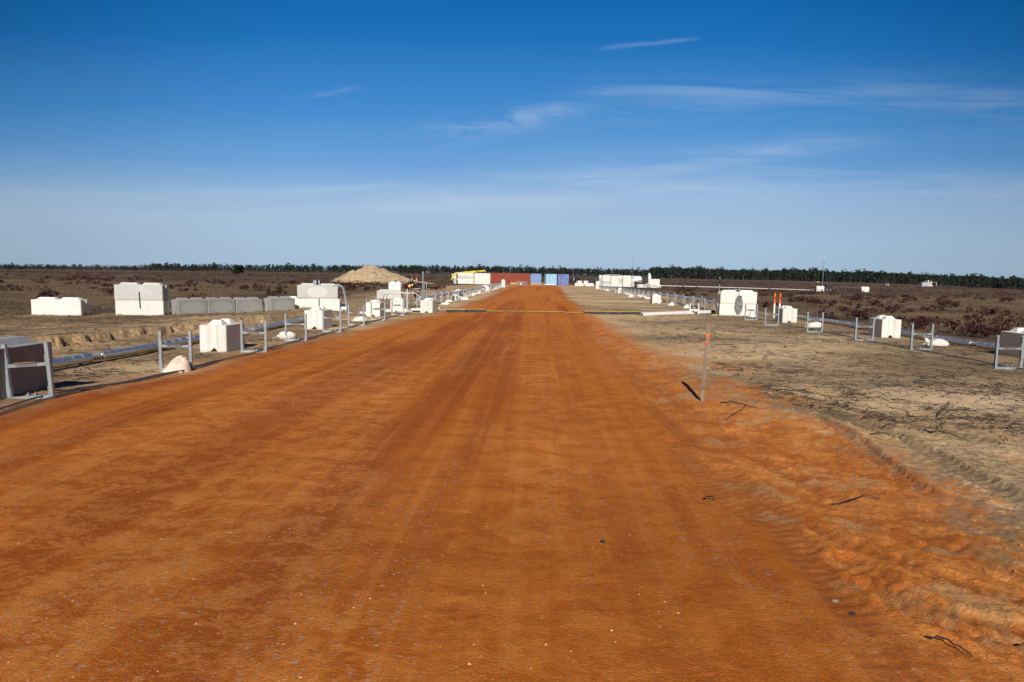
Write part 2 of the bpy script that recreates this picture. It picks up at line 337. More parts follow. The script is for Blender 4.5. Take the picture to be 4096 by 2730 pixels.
M_twig = mat('burnt_twigs', col=(0.030, 0.026, 0.028), rough=0.9, var=0.5, vscale=0.7)
M_grass = mat('dry_grass', col=(0.125, 0.088, 0.052), rough=0.9, var=0.35, vscale=0.5)

def f_ground(t, b, vec, oc, rnd):
    def attr(n):
        a = t.new('ShaderNodeAttribute'); a.attribute_name = n; return a.outputs['Fac']
    road, char, field, trk, pale = attr('road'), attr('char'), attr('field'), attr('track'), attr('pale')
    mp = t.new('ShaderNodeMapping'); t.link(oc, mp.inputs[0]); mp.inputs['Rotation'].default_value = (0, 0, R(2.2)); oc2 = mp.outputs[0]
    loose = attr('loose')
    band = t.noise(oc2, 1.0, 4, 0.6, (0.8, 0.018, 1)); band2 = t.noise(oc2, 1.0, 5, 0.6, (0.55, 0.10, 1), 0.8)
    mott = t.noise(oc2, 1.0, 9, 0.75, (2.6, 3.6, 1), 0.5); grain = t.noise(oc, 70, 3, 0.75); fleck = t.noise(oc2, 1.0, 5, 0.7, (13, 17, 1)); strip = t.noise(oc2, 1.0, 3, 0.6, (7, 0.12, 1))
    # -- orange clay road
    c = t.mix(t.ss(mott, 0.36, 0.64), (0.46, 0.120, 0.015), (0.59, 0.188, 0.030))
    c = t.mix(t.m('MULTIPLY', t.ss(band, 0.46, 0.60), 0.85), c, (0.35, 0.082, 0.010))
    mm_ = t.m('ADD', t.m('MULTIPLY', mott, 0.6), t.m('MULTIPLY', fleck, 0.4))
    lighter = t.m('MULTIPLY', t.ss(band2, 0.46, 0.60), t.ss(mm_, 0.485, 0.525))  # paler patches of the clay itself, within the lengthwise bands
    c = t.mix(t.m('MULTIPLY', lighter, 0.42), c, (0.68, 0.265, 0.066))
    c = t.mix(t.m('MULTIPLY', t.m('SUBTRACT', 1.0, t.ss(mm_, 0.38, 0.46)), 0.35), c, (0.33, 0.085, 0.017))
    c = t.mix(t.m('MULTIPLY', t.ss(strip, 0.50, 0.70), 0.24), c, (0.70, 0.29, 0.09))
    c = t.mix(t.m('MULTIPLY', t.m('SUBTRACT', 1.0, t.ss(strip, 0.30, 0.48)), 0.26), c, (0.33, 0.085, 0.017))
    c = t.mix(t.m('MULTIPLY', t.ss(grain, 0.60, 0.68), 0.5), c, (0.76, 0.35, 0.12))
    c = t.mix(t.m('MULTIPLY', t.m('SUBTRACT', 1.0, t.ss(grain, 0.33, 0.40)), 0.6), c, (0.24, 0.065, 0.013))
    # loose shoulder: brighter clay, broken by tan sand and grey lumps, crazed with cracks
    l1 = t.noise(oc, 2.4, 8, 0.72); l2 = t.noise(oc, 1.3, 6, 0.68); crk = t.new('ShaderNodeTexVoronoi', feature='DISTANCE_TO_EDGE'); crk.inputs['Scale'].default_value = 9; wv = t.new('ShaderNodeVectorMath', operation='MULTIPLY_ADD')
    t.link(l1, wv.inputs[0]); wv.inputs[1].default_value = (0.35, 0.35, 0.35); t.link(oc, wv.inputs[2]); t.link(wv.outputs[0], crk.inputs['Vector'])
    lc = t.mix(t.ss(l1, 0.42, 0.6), (0.50, 0.150, 0.028), (0.74, 0.27, 0.065))
    lc = t.mix(t.m('MULTIPLY', t.ss(l2, 0.54, 0.60), 0.6), lc, (0.52, 0.325, 0.150))
    lc = t.mix(t.m('MULTIPLY', t.m('SUBTRACT', 1.0, t.ss(crk.outputs[0], 0.0, 0.05)), t.m('MULTIPLY', t.ss(l1, 0.48, 0.56), 0.6)), lc, (0.22, 0.075, 0.025))
    lc = t.mix(t.m('MULTIPLY', t.ss(fleck, 0.60, 0.66), 0.7), lc, (0.78, 0.42, 0.20))
    lc = t.mix(t.m('MULTIPLY', t.m('SUBTRACT', 1.0, t.ss(fleck, 0.34, 0.39)), 0.65), lc, (0.20, 0.07, 0.03))
    c = t.mix(loose, c, lc)
    c = t.mix(t.m('MULTIPLY', trk, 0.5), c, (0.30, 0.085, 0.022))
    gs = t.m('MULTIPLY', t.ss(t.noise(oc2, 1.0, 3, 0.5, (20, 48, 1)), 0.64, 0.66), t.ss(t.noise(oc2, 1, 2, 0.5, (0.9, 0.16, 1)), 0.48, 0.56))
    c = t.mix(t.m('MULTIPLY', gs, 0.8), c, (0.42, 0.34, 0.33))
    # -- pale sand with soot and litter
    s1 = t.noise(oc, 0.8, 6, 0.65); s2 = t.noise(oc, 7, 6, 0.7, (1, 2.2, 1), 0.8); s3 = t.noise(oc, 34, 4, 0.75, (1, 2.0, 1), 1.2)
    sand = t.mix(t.ss(s1, 0.35, 0.65), (0.57, 0.375, 0.195), (0.68, 0.48, 0.28))
    sand = t.mix(t.m('MULTIPLY', pale, 0.6), sand, (0.62, 0.465, 0.30))
    ch = t.m('ADD', t.m('MULTIPLY', s2, 0.55), t.m('MULTIPLY', s3, 0.45))
    lo = t.m('SUBTRACT', 0.60, t.m('MULTIPLY', char, 0.20))
    cf = t.m('DIVIDE', t.m('SUBTRACT', ch, lo), 0.045, clamp=True)
    sand = t.mix(t.m('MULTIPLY', cf, 0.72), sand, (0.175, 0.118, 0.072))
    sand = t.mix(t.m('MULTIPLY', trk, 0.75), sand, (0.17, 0.115, 0.075))
    sand = t.mix(t.ss(grain, 0.62, 0.8), sand, (0.64, 0.50, 0.34))
    # -- brown field
    f1 = t.noise(oc, 0.05, 6, 0.65, (1, 1.2, 1)); f2 = t.noise(oc, 2.5, 6, 0.75); f3 = t.noise(oc, 0.3, 5, 0.65)
    fc = t.mix(t.ss(f2, 0.35, 0.65), (0.078, 0.050, 0.034), (0.145, 0.098, 0.064))
    fc = t.mix(t.m('MULTIPLY', t.ss(f3, 0.5, 0.68), 0.6), fc, (0.060, 0.038, 0.030))
    fc = t.mix(t.m('MULTIPLY', t.ss(t.noise(oc, 0.9, 6, 0.75, (0.5, 1.4, 1)), 0.56, 0.64), 0.7), fc, (0.045, 0.028, 0.022))
    fc = t.mix(t.m('MULTIPLY', t.ss(f1, 0.52, 0.62), 0.5), fc, (0.24, 0.165, 0.095))
    c = t.mix(road, sand, c)
    c = t.mix(field, c, fc)
    t.link(c, b.inputs['Base Color']); b.inputs['Roughness'].default_value = 0.95; b.inputs['Specular IOR Level'].default_value = 0.08
    hh = t.m('ADD', t.m('MULTIPLY', mott, 0.7), t.m('MULTIPLY', grain, 0.28)); hh = t.m('ADD', hh, t.m('MULTIPLY', s3, t.m('MULTIPLY_ADD', char, 1.4, 0.25)))
    hh = t.m('ADD', hh, t.m('MULTIPLY', fleck, 0.35))
    bn = t.new('ShaderNodeBump'); bn.inputs['Distance'].default_value = 0.018; bn.inputs['Strength'].default_value = 0.9
    t.link(hh, bn.inputs['Height']); t.link(bn.outputs[0], b.inputs['Normal'])
M_ground = mat('ground_soil', f_ground)
def f_sand(t, b, vec, oc, rnd):
    n = t.noise(oc, 0.9, 6, 0.65, (1, 1, 2)); n2 = t.noise(oc, 3.0, 6, 0.7)
    c = t.mix(t.ss(n, 0.35, 0.65), (0.38, 0.275, 0.165), (0.54, 0.41, 0.265)); c = t.mix(t.m('MULTIPLY', t.ss(n2, 0.50, 0.62), 0.6), c, (0.20, 0.135, 0.08))
    t.link(c, b.inputs['Base Color']); b.inputs['Roughness'].default_value = 0.95
    bn = t.new('ShaderNodeBump'); bn.inputs['Distance'].default_value = 0.12; t.link(n2, bn.inputs['Height']); t.link(bn.outputs[0], b.inputs['Normal'])
M_sand = mat('sand_pile', f_sand)

# ------------------------------------------------------------------ mesh helpers
def npmesh(name, V, F, material, parent=None, smooth=False):
    """V (n,3), F (m,k) arrays of equal-size polygons"""
    V = np.asarray(V, np.float32); F = np.asarray(F, np.int32); k = F.shape[1]
    me = bpy.data.meshes.new(name)
    me.vertices.add(len(V)); me.vertices.foreach_set('co', V.ravel())
    me.loops.add(F.size); me.loops.foreach_set('vertex_index', F.ravel())
    me.polygons.add(len(F)); me.polygons.foreach_set('loop_start', np.arange(0, F.size, k, dtype=np.int32))
    me.polygons.foreach_set('use_smooth', np.full(len(F), smooth))
    me.update(calc_edges=True); me.validate()
    me.materials.append(material)
    o = bpy.data.objects.new(name, me); C.objects.link(o)
    if parent: o.parent = parent
    return o
class MB:
    def __init__(s): s.v = []; s.f = []
    def add(s, vs, fs):
        b = len(s.v); s.v += [tuple(v) for v in vs]; s.f += [tuple(i + b for i in f) for f in fs]; return s
    def box(s, c, d, rz=0.0, M=None):
        x, y, z = (q / 2 for q in d); vs = []
        for i in (-1, 1):
            for j in (-1, 1):
                for k in (-1, 1):
                    p = Vector((i * x, j * y, k * z))
                    if rz: p = Matrix.Rotation(rz, 3, 'Z') @ p
                    if M: p = M @ p
                    vs.append(p + Vector(c))
        return s.add(vs, [(0, 1, 3, 2), (4, 6, 7, 5), (0, 4, 5, 1), (2, 3, 7, 6), (0, 2, 6, 4), (1, 5, 7, 3)])
    def tube(s, pts, r, n=10, cap=True):
        pts = [Vector(p) for p in pts]; m = len(pts); rs = r if isinstance(r, (list, tuple)) else [r] * m
        vs = []; prev = None
        for i, p in enumerate(pts):
            t = (pts[min(i + 1, m - 1)] - pts[max(i - 1, 0)]).normalized()
            if prev is None: a = t.orthogonal().normalized()
            else:
                a = prev - t * prev.dot(t); a = a.normalized() if a.length > 1e-6 else t.orthogonal().normalized()
            prev = a; b = t.cross(a)
            for k in range(n):
                q = 2 * math.pi * k / n; vs.append(p + (a * math.cos(q) + b * math.sin(q)) * rs[i])
        fs = []
        for i in range(m - 1):
            for k in range(n): fs.append((i * n + k, i * n + (k + 1) % n, (i + 1) * n + (k + 1) % n, (i + 1) * n + k))
        if cap: fs.append(tuple(range(n - 1, -1, -1))); fs.append(tuple((m - 1) * n + k for k in range(n)))
        return s.add(vs, fs)
    def lathe(s, prof, c=(0, 0, 0), n=16, axis='Z'):
        vs = []; fs = []; m = len(prof)
        for r, z in prof:
            for k in range(n):
                q = 2 * math.pi * k / n; p = (r * math.cos(q), r * math.sin(q), z)
                if axis == 'X': p = (p[2], p[0], p[1])
                if axis == 'Y': p = (p[0], p[2], p[1])
                vs.append((p[0] + c[0], p[1] + c[1], p[2] + c[2]))
        for i in range(m - 1):
            for k in range(n): fs.append((i * n + k, i * n + (k + 1) % n, (i + 1) * n + (k + 1) % n, (i + 1) * n + k))
        fs.append(tuple(range(n - 1, -1, -1))); fs.append(tuple((m - 1) * n + k for k in range(n)))
        return s.add(vs, fs)
    def prism(s, poly, z0, z1, plane='XY'):
        n = len(poly)
        def P(a, b, h): return (a, b, h) if plane == 'XY' else ((a, h, b) if plane == 'XZ' else (h, a, b))
        vs = [P(a, b, z0) for a, b in poly] + [P(a, b, z1) for a, b in poly]
        fs = [tuple(range(n - 1, -1, -1)), tuple(range(n, 2 * n))] + [(i, (i + 1) % n, n + (i + 1) % n, n + i) for i in range(n)]
        return s.add(vs, fs)
    def build(s, name, material, parent=None, smooth=False, bevel=0.0):
        me = bpy.data.meshes.new(name); me.from_pydata(s.v, [], s.f); me.validate()
        import bmesh
        bm = bmesh.new(); bm.from_mesh(me); bmesh.ops.recalc_face_normals(bm, faces=bm.faces)
        if bevel:
            bmesh.ops.bevel(bm, geom=[e for e in bm.edges if len(e.link_faces) == 2 and e.calc_face_angle(0) > 0.5], offset=bevel, segments=2, affect='EDGES', profile=0.6)
        bm.to_mesh(me); bm.free()
        if smooth:
            for p in me.polygons: p.use_smooth = True
            me.set_sharp_from_angle(angle=R(40))
        me.materials.append(material)
        o = bpy.data.objects.new(name, me); C.objects.link(o)
        if parent: o.parent = parent
        return o
def tag(o, label=None, cat=None, group=None, kind=None):
    if label: o['label'] = label
    if cat: o['category'] = cat
    if group: o['group'] = group
    if kind: o['kind'] = kind
    return o
def empty(name, loc, rz=0, label=None, cat=None, group=None):
    o = bpy.data.objects.new(name, None); C.objects.link(o); o.location = loc; o.rotation_euler = (0, 0, rz)
    o.empty_display_size = 0.2
    return tag(o, label, cat, group)
def copy_tree(o, parent=None):
    c = o.copy(); C.objects.link(c); c.parent = parent
    for ch in list(o.children): copy_tree(ch, c)
    return c
USED = set()
def inst(proto, loc, rz=0, label=None, group=None, scale=None, tilt=None):
    o = proto if proto.name not in USED and not USED.add(proto.name) else copy_tree(proto)
    USED.add(o.name)
    o.location = loc; o.rotation_euler = ((tilt or (0, 0))[0], (tilt or (0, 0))[1], rz)
    if scale: o.scale = scale if isinstance(scale, tuple) else (scale,) * 3
    if label: o['label'] = label
    if group: o['group'] = group
    return o

# ------------------------------------------------------------------ ground sheet
ys = [-3000, -1200, -500, -200, -90, -40, -20, -12, -8, -5, -3, -1.5, -0.5, 0.4, 1.0, 1.5]
y = 1.9
while y < 7000:
    ys.append(y); y *= 1.0052 if y < 12 else (1.0065 if y < 40 else (1.011 if y < 300 else 1.03))
ys = np.array(ys); NS = 900
s = np.linspace(-1, 1, NS); ext = np.array([0.02, 0.06, 0.15, 0.4, 1, 2.5, 6, 15]) 
half = np.clip(ys, 0, None) * 0.93 + 3.6
Xg = s[None, :] * half[:, None]
lft = -(half[:, None] + ext[::-1][None, :] * 300); rgt = half[:, None] + ext[None, :] * 300
Xg = np.concatenate([lft, Xg, rgt], 1); Yg = np.repeat(ys[:, None], Xg.shape[1], 1)
Zg, trk, rough = H(Xg, Yg, True)
NR, NC = Xg.shape
idx = np.arange(NR * NC).reshape(NR, NC)
F = np.stack([idx[:-1, :-1], idx[:-1, 1:], idx[1:, 1:], idx[1:, :-1]], -1).reshape(-1, 4)
ground = npmesh('ground', np.stack([Xg, Yg, Zg], -1).reshape(-1, 3), F, M_ground, smooth=True)
tag(ground, kind='structure')
n1 = fbm(Xg * 0.9, Yg * 0.5, 5, 101, 0.6); n2 = fbm(Xg * 0.18, Yg * 0.14, 4, 102)
rl, rr = road_l(Yg), road_r(Yg)
jl = 0.9 * (n1 - 0.5) + 0.25 * (fbm(Xg * 6, Yg * 6, 3, 105) - 0.5)
spread = 0.16 + 0.01 * np.clip(Yg, 0, 60)
ra = ss(Xg + jl + 0.7 * (fbm(Xg * 8, Yg * 5, 3, 111, .65) - .5), rl - spread - 0.35, rl + spread + 0.35)
wr = 0.25 + 0.55 * ss(-Yg, -14, -4); nz = fbm(Xg * 1.6, Yg * 1.1, 5, 107, 0.62) - 0.5
fz = fbm(Xg * 9, Yg * 7, 3, 110, .65) - .5
rb = 1 - ss(Xg + 2.2 * wr * nz + 1.3 * fz * (1 - ss(Yg, 20, 40)), rr - 0.35, rr + 0.75)
rb = np.maximum(rb, 0.85 * ss(fbm(Xg * 1.1 + 5, Yg * 0.8, 5, 108, .6), 0.56, 0.62) * (1 - ss(Xg, rr + .6, rr + 2.2)) * (1 - ss(Yg, 12, 20)))
loose = ss(Xg + 0.8 * (fbm(Xg * 1.2, Yg * .5, 4, 109, .6) - .5), 1.3 + .045 * Yg, 1.75 + .045 * Yg) * (1 - ss(Yg, 18, 34))
road = ra * rb * (1 - ss(Yg, 137, 142))
apron = np.exp(-(((Xg - 11) / 14) ** 4 + ((Yg - 158) / 12) ** 4)); road = np.maximum(road, ss(apron + 0.5 * (n1 - 0.5), 0.4, 0.7) * 0.9)
# field: brown grass off to both sides and beyond
fl = 1 - ss(Xg + 5 * (n2 - 0.5) + 1.2 * (n1 - 0.5), np.interp(Yg, [0, 20, 33, 60, 110, 160], [-30, -22, -15, -14, -13, -9]) - 1.0, np.interp(Yg, [0, 20, 33, 60, 110, 160], [-30, -22, -15, -14, -13, -9]) + 2.0)
fr = ss(Xg + 3 * (n2 - 0.5) + 1.2 * (n1 - 0.5), np.interp(Yg, [0, 20, 33, 60, 110, 160], [13.2, 13.8, 14.3, 15.5, 18, 20]) - 0.8, np.interp(Yg, [0, 20, 33, 60, 110, 160], [13.2, 13.8, 14.3, 15.5, 18, 20]) + 1.2)
ff = ss(Yg + 14 * (n2 - 0.5), 168, 180)
lb = ss(n1, 0.35, 0.6) * ss(-Xg, 10.5, 12.5) * ss(Yg, 10, 20) * 0.6
field = np.clip(np.maximum(np.maximum(fl, fr), np.maximum(ff, lb)), 0, 1) * (1 - ra * rb)
char = 0.40 + 1.5 * (fbm(Xg * 0.33, Yg * 0.5, 4, 103) - 0.42)
char = char + 0.35 * ss(Xg, rr + 3.5, rr + 8) * (1 - ss(Yg, 40, 70)) 
char = char + 0.22 * ss(-Xg, 5.5, 6.5)
char = np.clip(char, 0, 1)
pale = np.clip(ss(Xg, rr + 1.5, rr + 4) * ss(fbm(Xg * 0.3, Yg * 0.4, 3, 104), 0.45, 0.6), 0, 1)
for nm, a in (('road', road), ('char', char), ('field', field), ('track', trk), ('pale', pale), ('loose', loose)):
    at_ = ground.data.attributes.new(nm, 'FLOAT', 'POINT'); at_.data.foreach_set('value', a.astype(np.float32).ravel())

# ------------------------------------------------------------------ concrete blocks
BH = 0.61
def block_mesh(L, keys, groove=True):
    """lock block lying along X: V groove in both ends, notch along the foot, frustum keys on top"""
    W = 0.61; ch = 0.02; gd, g1, g2 = 0.055, 0.13, 0.055
    x = L / 2; y = W / 2
    poly = [(-x + ch, -y), (x - ch, -y), (x, -y + ch)]
    if groove: poly += [(x, -g1), (x - gd, -g2), (x - gd, g2), (x, g1)]
    poly += [(x, y - ch), (x - ch, y), (-x + ch, y), (-x, y - ch)]
    if groove: poly += [(-x, g1), (-x + gd, g2), (-x + gd, -g2), (-x, -g1)]
    poly += [(-x, -y + ch)]
    body = MB().prism(poly, 0, BH).build('block_body', M_white, bevel=0.008)
    cut = MB().prism([(-0.19, -0.1), (0.19, -0.1), (0.0, 0.12)], -L, L, plane='YZ').build('cut', M_white)
    md = body.modifiers.new('b', 'BOOLEAN'); md.object = cut; md.operation = 'DIFFERENCE'; md.solver = 'EXACT'
    dg = bpy.context.evaluated_depsgraph_get(); me = bpy.data.meshes.new_from_object(body.evaluated_get(dg))
    bpy.data.objects.remove(body); bpy.data.objects.remove(cut)
    tmp = MB().add([v.co for v in me.vertices], [tuple(p.vertices) for p in me.polygons])
    for (x0, x1, hw, hh) in keys:
        s1 = 0.09 if x1 - x0 > 0.4 else (x1 - x0) * 0.36; sw = hw * 0.45
        b0 = [(x0, -hw), (x1, -hw), (x1, hw), (x0, hw)]; b1 = [(x0 + s1, -hw + sw), (x1 - s1, -hw + sw), (x1 - s1, hw - sw), (x0 + s1, hw - sw)]
        vs = [(a, b, BH - 0.004) for a, b in b0] + [(a, b, BH + hh) for a, b in b1]
        tmp.add(vs, [(4, 5, 6, 7)] + [(i, (i + 1) % 4, 4 + (i + 1) % 4, 4 + i) for i in range(4)])
    return tmp
K_full = [(-0.80, -0.07, 0.17, 0.085), (0.07, 0.80, 0.17, 0.085)]
K_mid = [(-0.55, -0.05, 0.17, 0.085), (0.05, 0.55, 0.17, 0.085)]
K_half = [(-0.36, -0.04, 0.17, 0.105), (0.04, 0.36, 0.17, 0.105)]
MBLK = {'full': (block_mesh(1.83, K_full), 1.83), 'mid': (block_mesh(1.22, K_mid), 1.22), 'half': (block_mesh(0.92, K_half), 0.92)}
BLKMESH = {}
def block(kind, material, loc, rz, label, group, loop=False, tilt=(0, 0), stand=False):
    key = (kind, material.name)
    if key not in BLKMESH:
        o = MBLK[kind][0].build('concrete_block', material)
        BLKMESH[key] = o.data; bpy.data.objects.remove(o)
    o = bpy.data.objects.new('concrete_block', BLKMESH[key]); C.objects.link(o)
    o.location = loc; o.rotation_euler = (tilt[0], tilt[1], rz)
    tag(o, label, 'concrete block', group)
    if loop:
        MB().tube([(-0.0, -0.05, BH - .03), (0, -0.045, BH + .05), (0, -0.02, BH + .085), (0, 0.02, BH + .085), (0, 0.045, BH + .05), (0, 0.05, BH - .03)], 0.012, 6).build('lifting_loop', M_black, o, smooth=True)
    return o
AX = R(90 - 2.2)                                    # the rows run 2.2 degrees right of the view axis
def row_l(Y): return -6.20 + 0.038 * Y              # centre line of the left row of frames
def row_r(Y): return 10.17 + 0.032 * Y if Y < 40 else 9.95 + 0.0375 * Y
G_row = 'white half blocks standing in the frame rows'
def face(px0, px1, py, kind, material, label, group=G_row, rot=0.0, loop=False, tilt=(0, 0)):
    """short block seen end on: near end face spans photo columns px0..px1 with its foot at py"""
    p = at((px0 + px1) / 2, py); L = MBLK[kind][1]; a = AX + rot
    c = p + Vector((math.cos(a), math.sin(a), 0)) * (L / 2 - 0.02); c.z = min(gz(c.x, c.y), p.z) - 0.015
    return block(kind, material, c, a, label, group, loop, tilt)
# near-left big block, mostly out of frame
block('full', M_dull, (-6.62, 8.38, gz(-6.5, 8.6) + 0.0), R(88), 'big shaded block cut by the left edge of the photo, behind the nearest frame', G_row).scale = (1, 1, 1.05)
face(797, 911, 1409, 'half', M_white, 'bright half block with a black lifting loop, between the second and third left frames', loop=True, rot=R(-1))
face(1214, 1298, 1318, 'half', M_white, 'bright half block in the left row, below the big grey elbow pipe', loop=True, rot=R(-1))
face(1461, 1523, 1268, 'half', M_white, 'half block with a frame hoop drawn across its face, left row', rot=R(-1))
face(1561, 1612, 1249, 'half', M_white, 'half block with a round sandbag slumped at its foot, left row', rot=R(-1), loop=True)
face(1679, 1732, 1253, 'half', M_white, 'half block beside the left end of the cable ramp', rot=R(-7), loop=True)
face(3127, 3188, 1292, 'half', M_white, 'half block right beside the two orange and white marker posts', rot=R(0))
face(3521, 3604, 1353, 'half', M_white, 'brightest half block of the right row, standing between two steel frames', rot=R(0))
face(4090, 4200, 1436, 'half', M_white, 'shaded half block cut by the right edge of the photo', rot=R(0))
# left background blocks
def wide(px0, px1, py, kind, material, rz, label, group, z=0, tilt=(0, 0), Y=None, sink=0.02):
    p = at((px0 + px1) / 2, py) if Y is None else atY((px0 + px1) / 2, Y)
    d = Vector((-math.sin(rz), math.cos(rz), 0)) * 0.3
    c = p + d; c.z = gz(c.x, c.y) - sink + z
    return block(kind, material, c, rz, label, group, tilt=tilt)
G_bg = 'concrete blocks laid on the ground left of the rows'
wide(142, 310, 1262, 'full', M_white, R(4), 'lone bright white block lying farthest left in the field', G_bg)
b = wide(468, 650, 1262, 'full', M_white, R(5), 'brighter lower block of the two-high stack on the left', G_bg)
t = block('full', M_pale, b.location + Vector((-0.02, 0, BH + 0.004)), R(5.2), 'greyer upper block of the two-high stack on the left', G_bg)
w0 = at(698, 1259); 
for i in range(4):
    a = R(-50 + 90 + 90) if False else R(51)
    st = [(0, 0), (0.79, 0.94), (1.58, 1.90), (2.75, 2.75)][i]
    c = Vector((w0.x + 0.42 + st[0], w0.y + 0.42 + st[1], 0)); c.z = gz(c.x, c.y) - 0.03
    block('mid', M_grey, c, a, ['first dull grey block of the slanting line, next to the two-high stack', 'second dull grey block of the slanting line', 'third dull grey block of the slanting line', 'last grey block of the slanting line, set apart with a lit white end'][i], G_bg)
bl = wide(1122, 1266, 1240, 'full', M_white, R(8), 'long white lower block under the stained block with bottles', G_bg, Y=31.6)
b2 = block('half', M_white, bl.location + Vector((1.40, 0.20, 0)), R(8), 'short white block under the right half of the stained block with bottles', G_bg)
bt = block('full', M_oval, bl.location + Vector((0.85, 0.12, BH + 0.004)), R(10), 'stained upper block carrying three water bottles', G_bg)
wide(1507, 1604, 1196, 'full', M_pale, R(-4), 'grey block lying far behind the left row', G_bg)
g1 = C.objects[-1]
block('half', M_white, g1.location + Vector((0.42, 0.0, BH + 0.004)), R(-4), 'white block set on top of the far grey block behind the left row', G_bg)
# bottles on the stained block
def bottle(loc, label):
    e = empty('water_bottle', loc, 0, label, 'bottle', 'water bottles on the stained block')
    MB().lathe([(0.028, 0), (0.033, 0.01), (0.033, 0.15), (0.026, 0.18), (0.012, 0.2), (0.012, 0.215)], n=12).build('bottle_body', M_bottle, e, smooth=True)
    MB().lathe([(0.0345, 0.06), (0.0345, 0.12)], n=12).build('bottle_label', M_blabel, e, smooth=True)
    MB().lathe([(0.015, 0.21), (0.015, 0.235)], n=10).build('bottle_cap', M_wpaint, e)
for k, (dx_, lb_) in enumerate([(-0.13, 'left one of the two water bottles standing together'), (-0.06, 'right one of the two water bottles standing together'), (0.10, 'water bottle standing alone right of the other two')]):
    q = bt.location + Vector((dx_, -0.22 + 0.02 * k, BH + 0.002)); bottle(q, lb_)
# two-high stack on the right with cable coil
pr = at(2950, 1264); sr = R(-1)
rz = sr
c0 = Vector((pr.x, pr.y + 0.3, gz(pr.x, pr.y) - 0.02))
G_sr = 'blocks of the two-high stack on the right'
block('full', M_white, c0, rz, 'lower white block of the stack that carries the cable coil', G_sr)
tb = block('full', M_white, c0 + Vector((0.03, 0.01, BH + 0.004)), R(-1.6), 'upper white block of the stack that carries the cable coil', G_sr)
cc = c0 + Vector((0.03, -0.335, 0)); ex = Vector((math.cos(rz), math.sin(rz), 0)); ey = Vector((-math.sin(rz), math.cos(rz), 0))
m = MB()
for k in range(34):
    kk = random.random() ** .8 * 15; rx = random.uniform(0.05, 0.20); rzv = random.uniform(0.22, 0.46); cz = 1.02 - rzv + random.uniform(-.04, .02); cx = -0.02 + random.uniform(-.05, .05)
    pts = []
    for q in range(25):
        a = 2 * math.pi * q / 24
        pts.append(cc + ex * (cx + rx * math.sin(a) * (1 - 0.25 * math.cos(a)) * 0.9 + 0.012 * math.sin(3 * a + k)) + Vector((0, 0, cz + rzv * math.cos(a))) - ey * (0.012 + 0.009 * (k % 4)))
    m.tube(pts, 0.010, 5)
for k in range(5):
    pts = [cc + ex * (0.03 + 0.085 * math.sin(2 * math.pi * q / 16 + k)) + Vector((0, 0, 0.93 + 0.10 * math.cos(2 * math.pi * q / 16 + k))) - ey * (0.045 + 0.008 * k) for q in range(17)]
    m.tube(pts, 0.010, 5)
m.tube([cc + ex * -0.02 + Vector((0, 0, 1.02)), cc + ex * -0.02 + Vector((0, 0.02, 1.24)), cc + ex * 0.0 + Vector((0, 0.14, BH * 2 + 0.02))], 0.01, 6)
tag(m.build('cable_coil', M_cablel, smooth=True), 'grey coil of cable hung on the front of the right block stack', 'cable')
m = MB().tube([(0, 0, 0), (0, 0, 0.12)], 0.012, 6).tube([(-0.07, 0, 0.1), (0.07, 0, 0.1)], 0.010, 6)
dev = empty('sensor_head', cc + Vector((-0.02, 0.33, BH * 2 + 0.002)), rz, 'pair of black instrument heads on top of the right block stack', 'sensor')
m.build('stand', M_galv, dev)
for sx in (-1, 1):
    h = MB().lathe([(0.03, -0.05), (0.055, -0.03), (0.055, 0.05), (0.035, 0.07), (0.02, 0.075)], c=(sx * 0.085, 0, 0.12), n=12).build('instrument_head', M_blackp, dev, smooth=True)
    MB().lathe([(0.022, -0.07), (0.03, -0.06)], c=(sx * 0.085, 0, 0.12), n=10, axis='Y').build('lens', M_wpaint, h)
# beacon post left of the stack
e = empty('beacon_post', at(2873, 1258) + Vector((0.02, 0.1, 0)), 0, 'tall thin grey post with a black beacon, left edge of the right block stack', 'beacon')
MB().tube([(0, 0, 0), (0, 0, 1.6)], 0.018, 8).build('pole', M_galv, e, smooth=True)
MB().tube([(0.03, 0, 1.2), (0.03, 0, 1.62)], 0.008, 6).build('conduit', M_cable, e, smooth=True)
MB().lathe([(0.03, 1.58), (0.055, 1.62), (0.058, 1.70), (0.035, 1.76), (0.032, 1.86)], n=12).build('beacon_body', M_blackp, e, smooth=True)
MB().lathe([(0.028, 1.861), (0.03, 1.92), (0.015, 1.93)], n=12).build('beacon_cap', M_pvc, e, smooth=True)
MB().box((0, -0.03, 1.15), (0.06, 0.04, 0.10)).build('clamp', M_wpaint, e)

# ------------------------------------------------------------------ steel frames
FH, FW = 0.70, 0.565
def chan(m, p0, p1, w_=0.045, d_=0.045, th=0.005):
    """C channel post from p0 to p1, open side towards +X of the frame"""
    p0, p1 = Vector(p0), Vector(p1); ax = (p1 - p0); L = ax.length; q = ax.to_track_quat('Z', 'Y').to_matrix()
    poly = [(-w_/2, -d_/2), (w_/2, -d_/2), (w_/2, -d_/2 + th), (-w_/2 + th, -d_/2 + th), (-w_/2 + th, d_/2 - th), (w_/2, d_/2 - th), (w_/2, d_/2), (-w_/2, d_/2)]
    n = len(poly); vs = [q @ Vector((a, b, 0)) + p0 for a, b in poly] + [q @ Vector((a, b, L)) + p0 for a, b in poly]
    m.add(vs, [(0, 1, 2, 3), (0, 3, 4, 7), (4, 5, 6, 7), (11, 10, 9, 8), (15, 12, 11, 8), (15, 14, 13, 12)] + [(i, (i + 1) % n, n + (i + 1) % n, n + i) for i in range(n)])
    return m
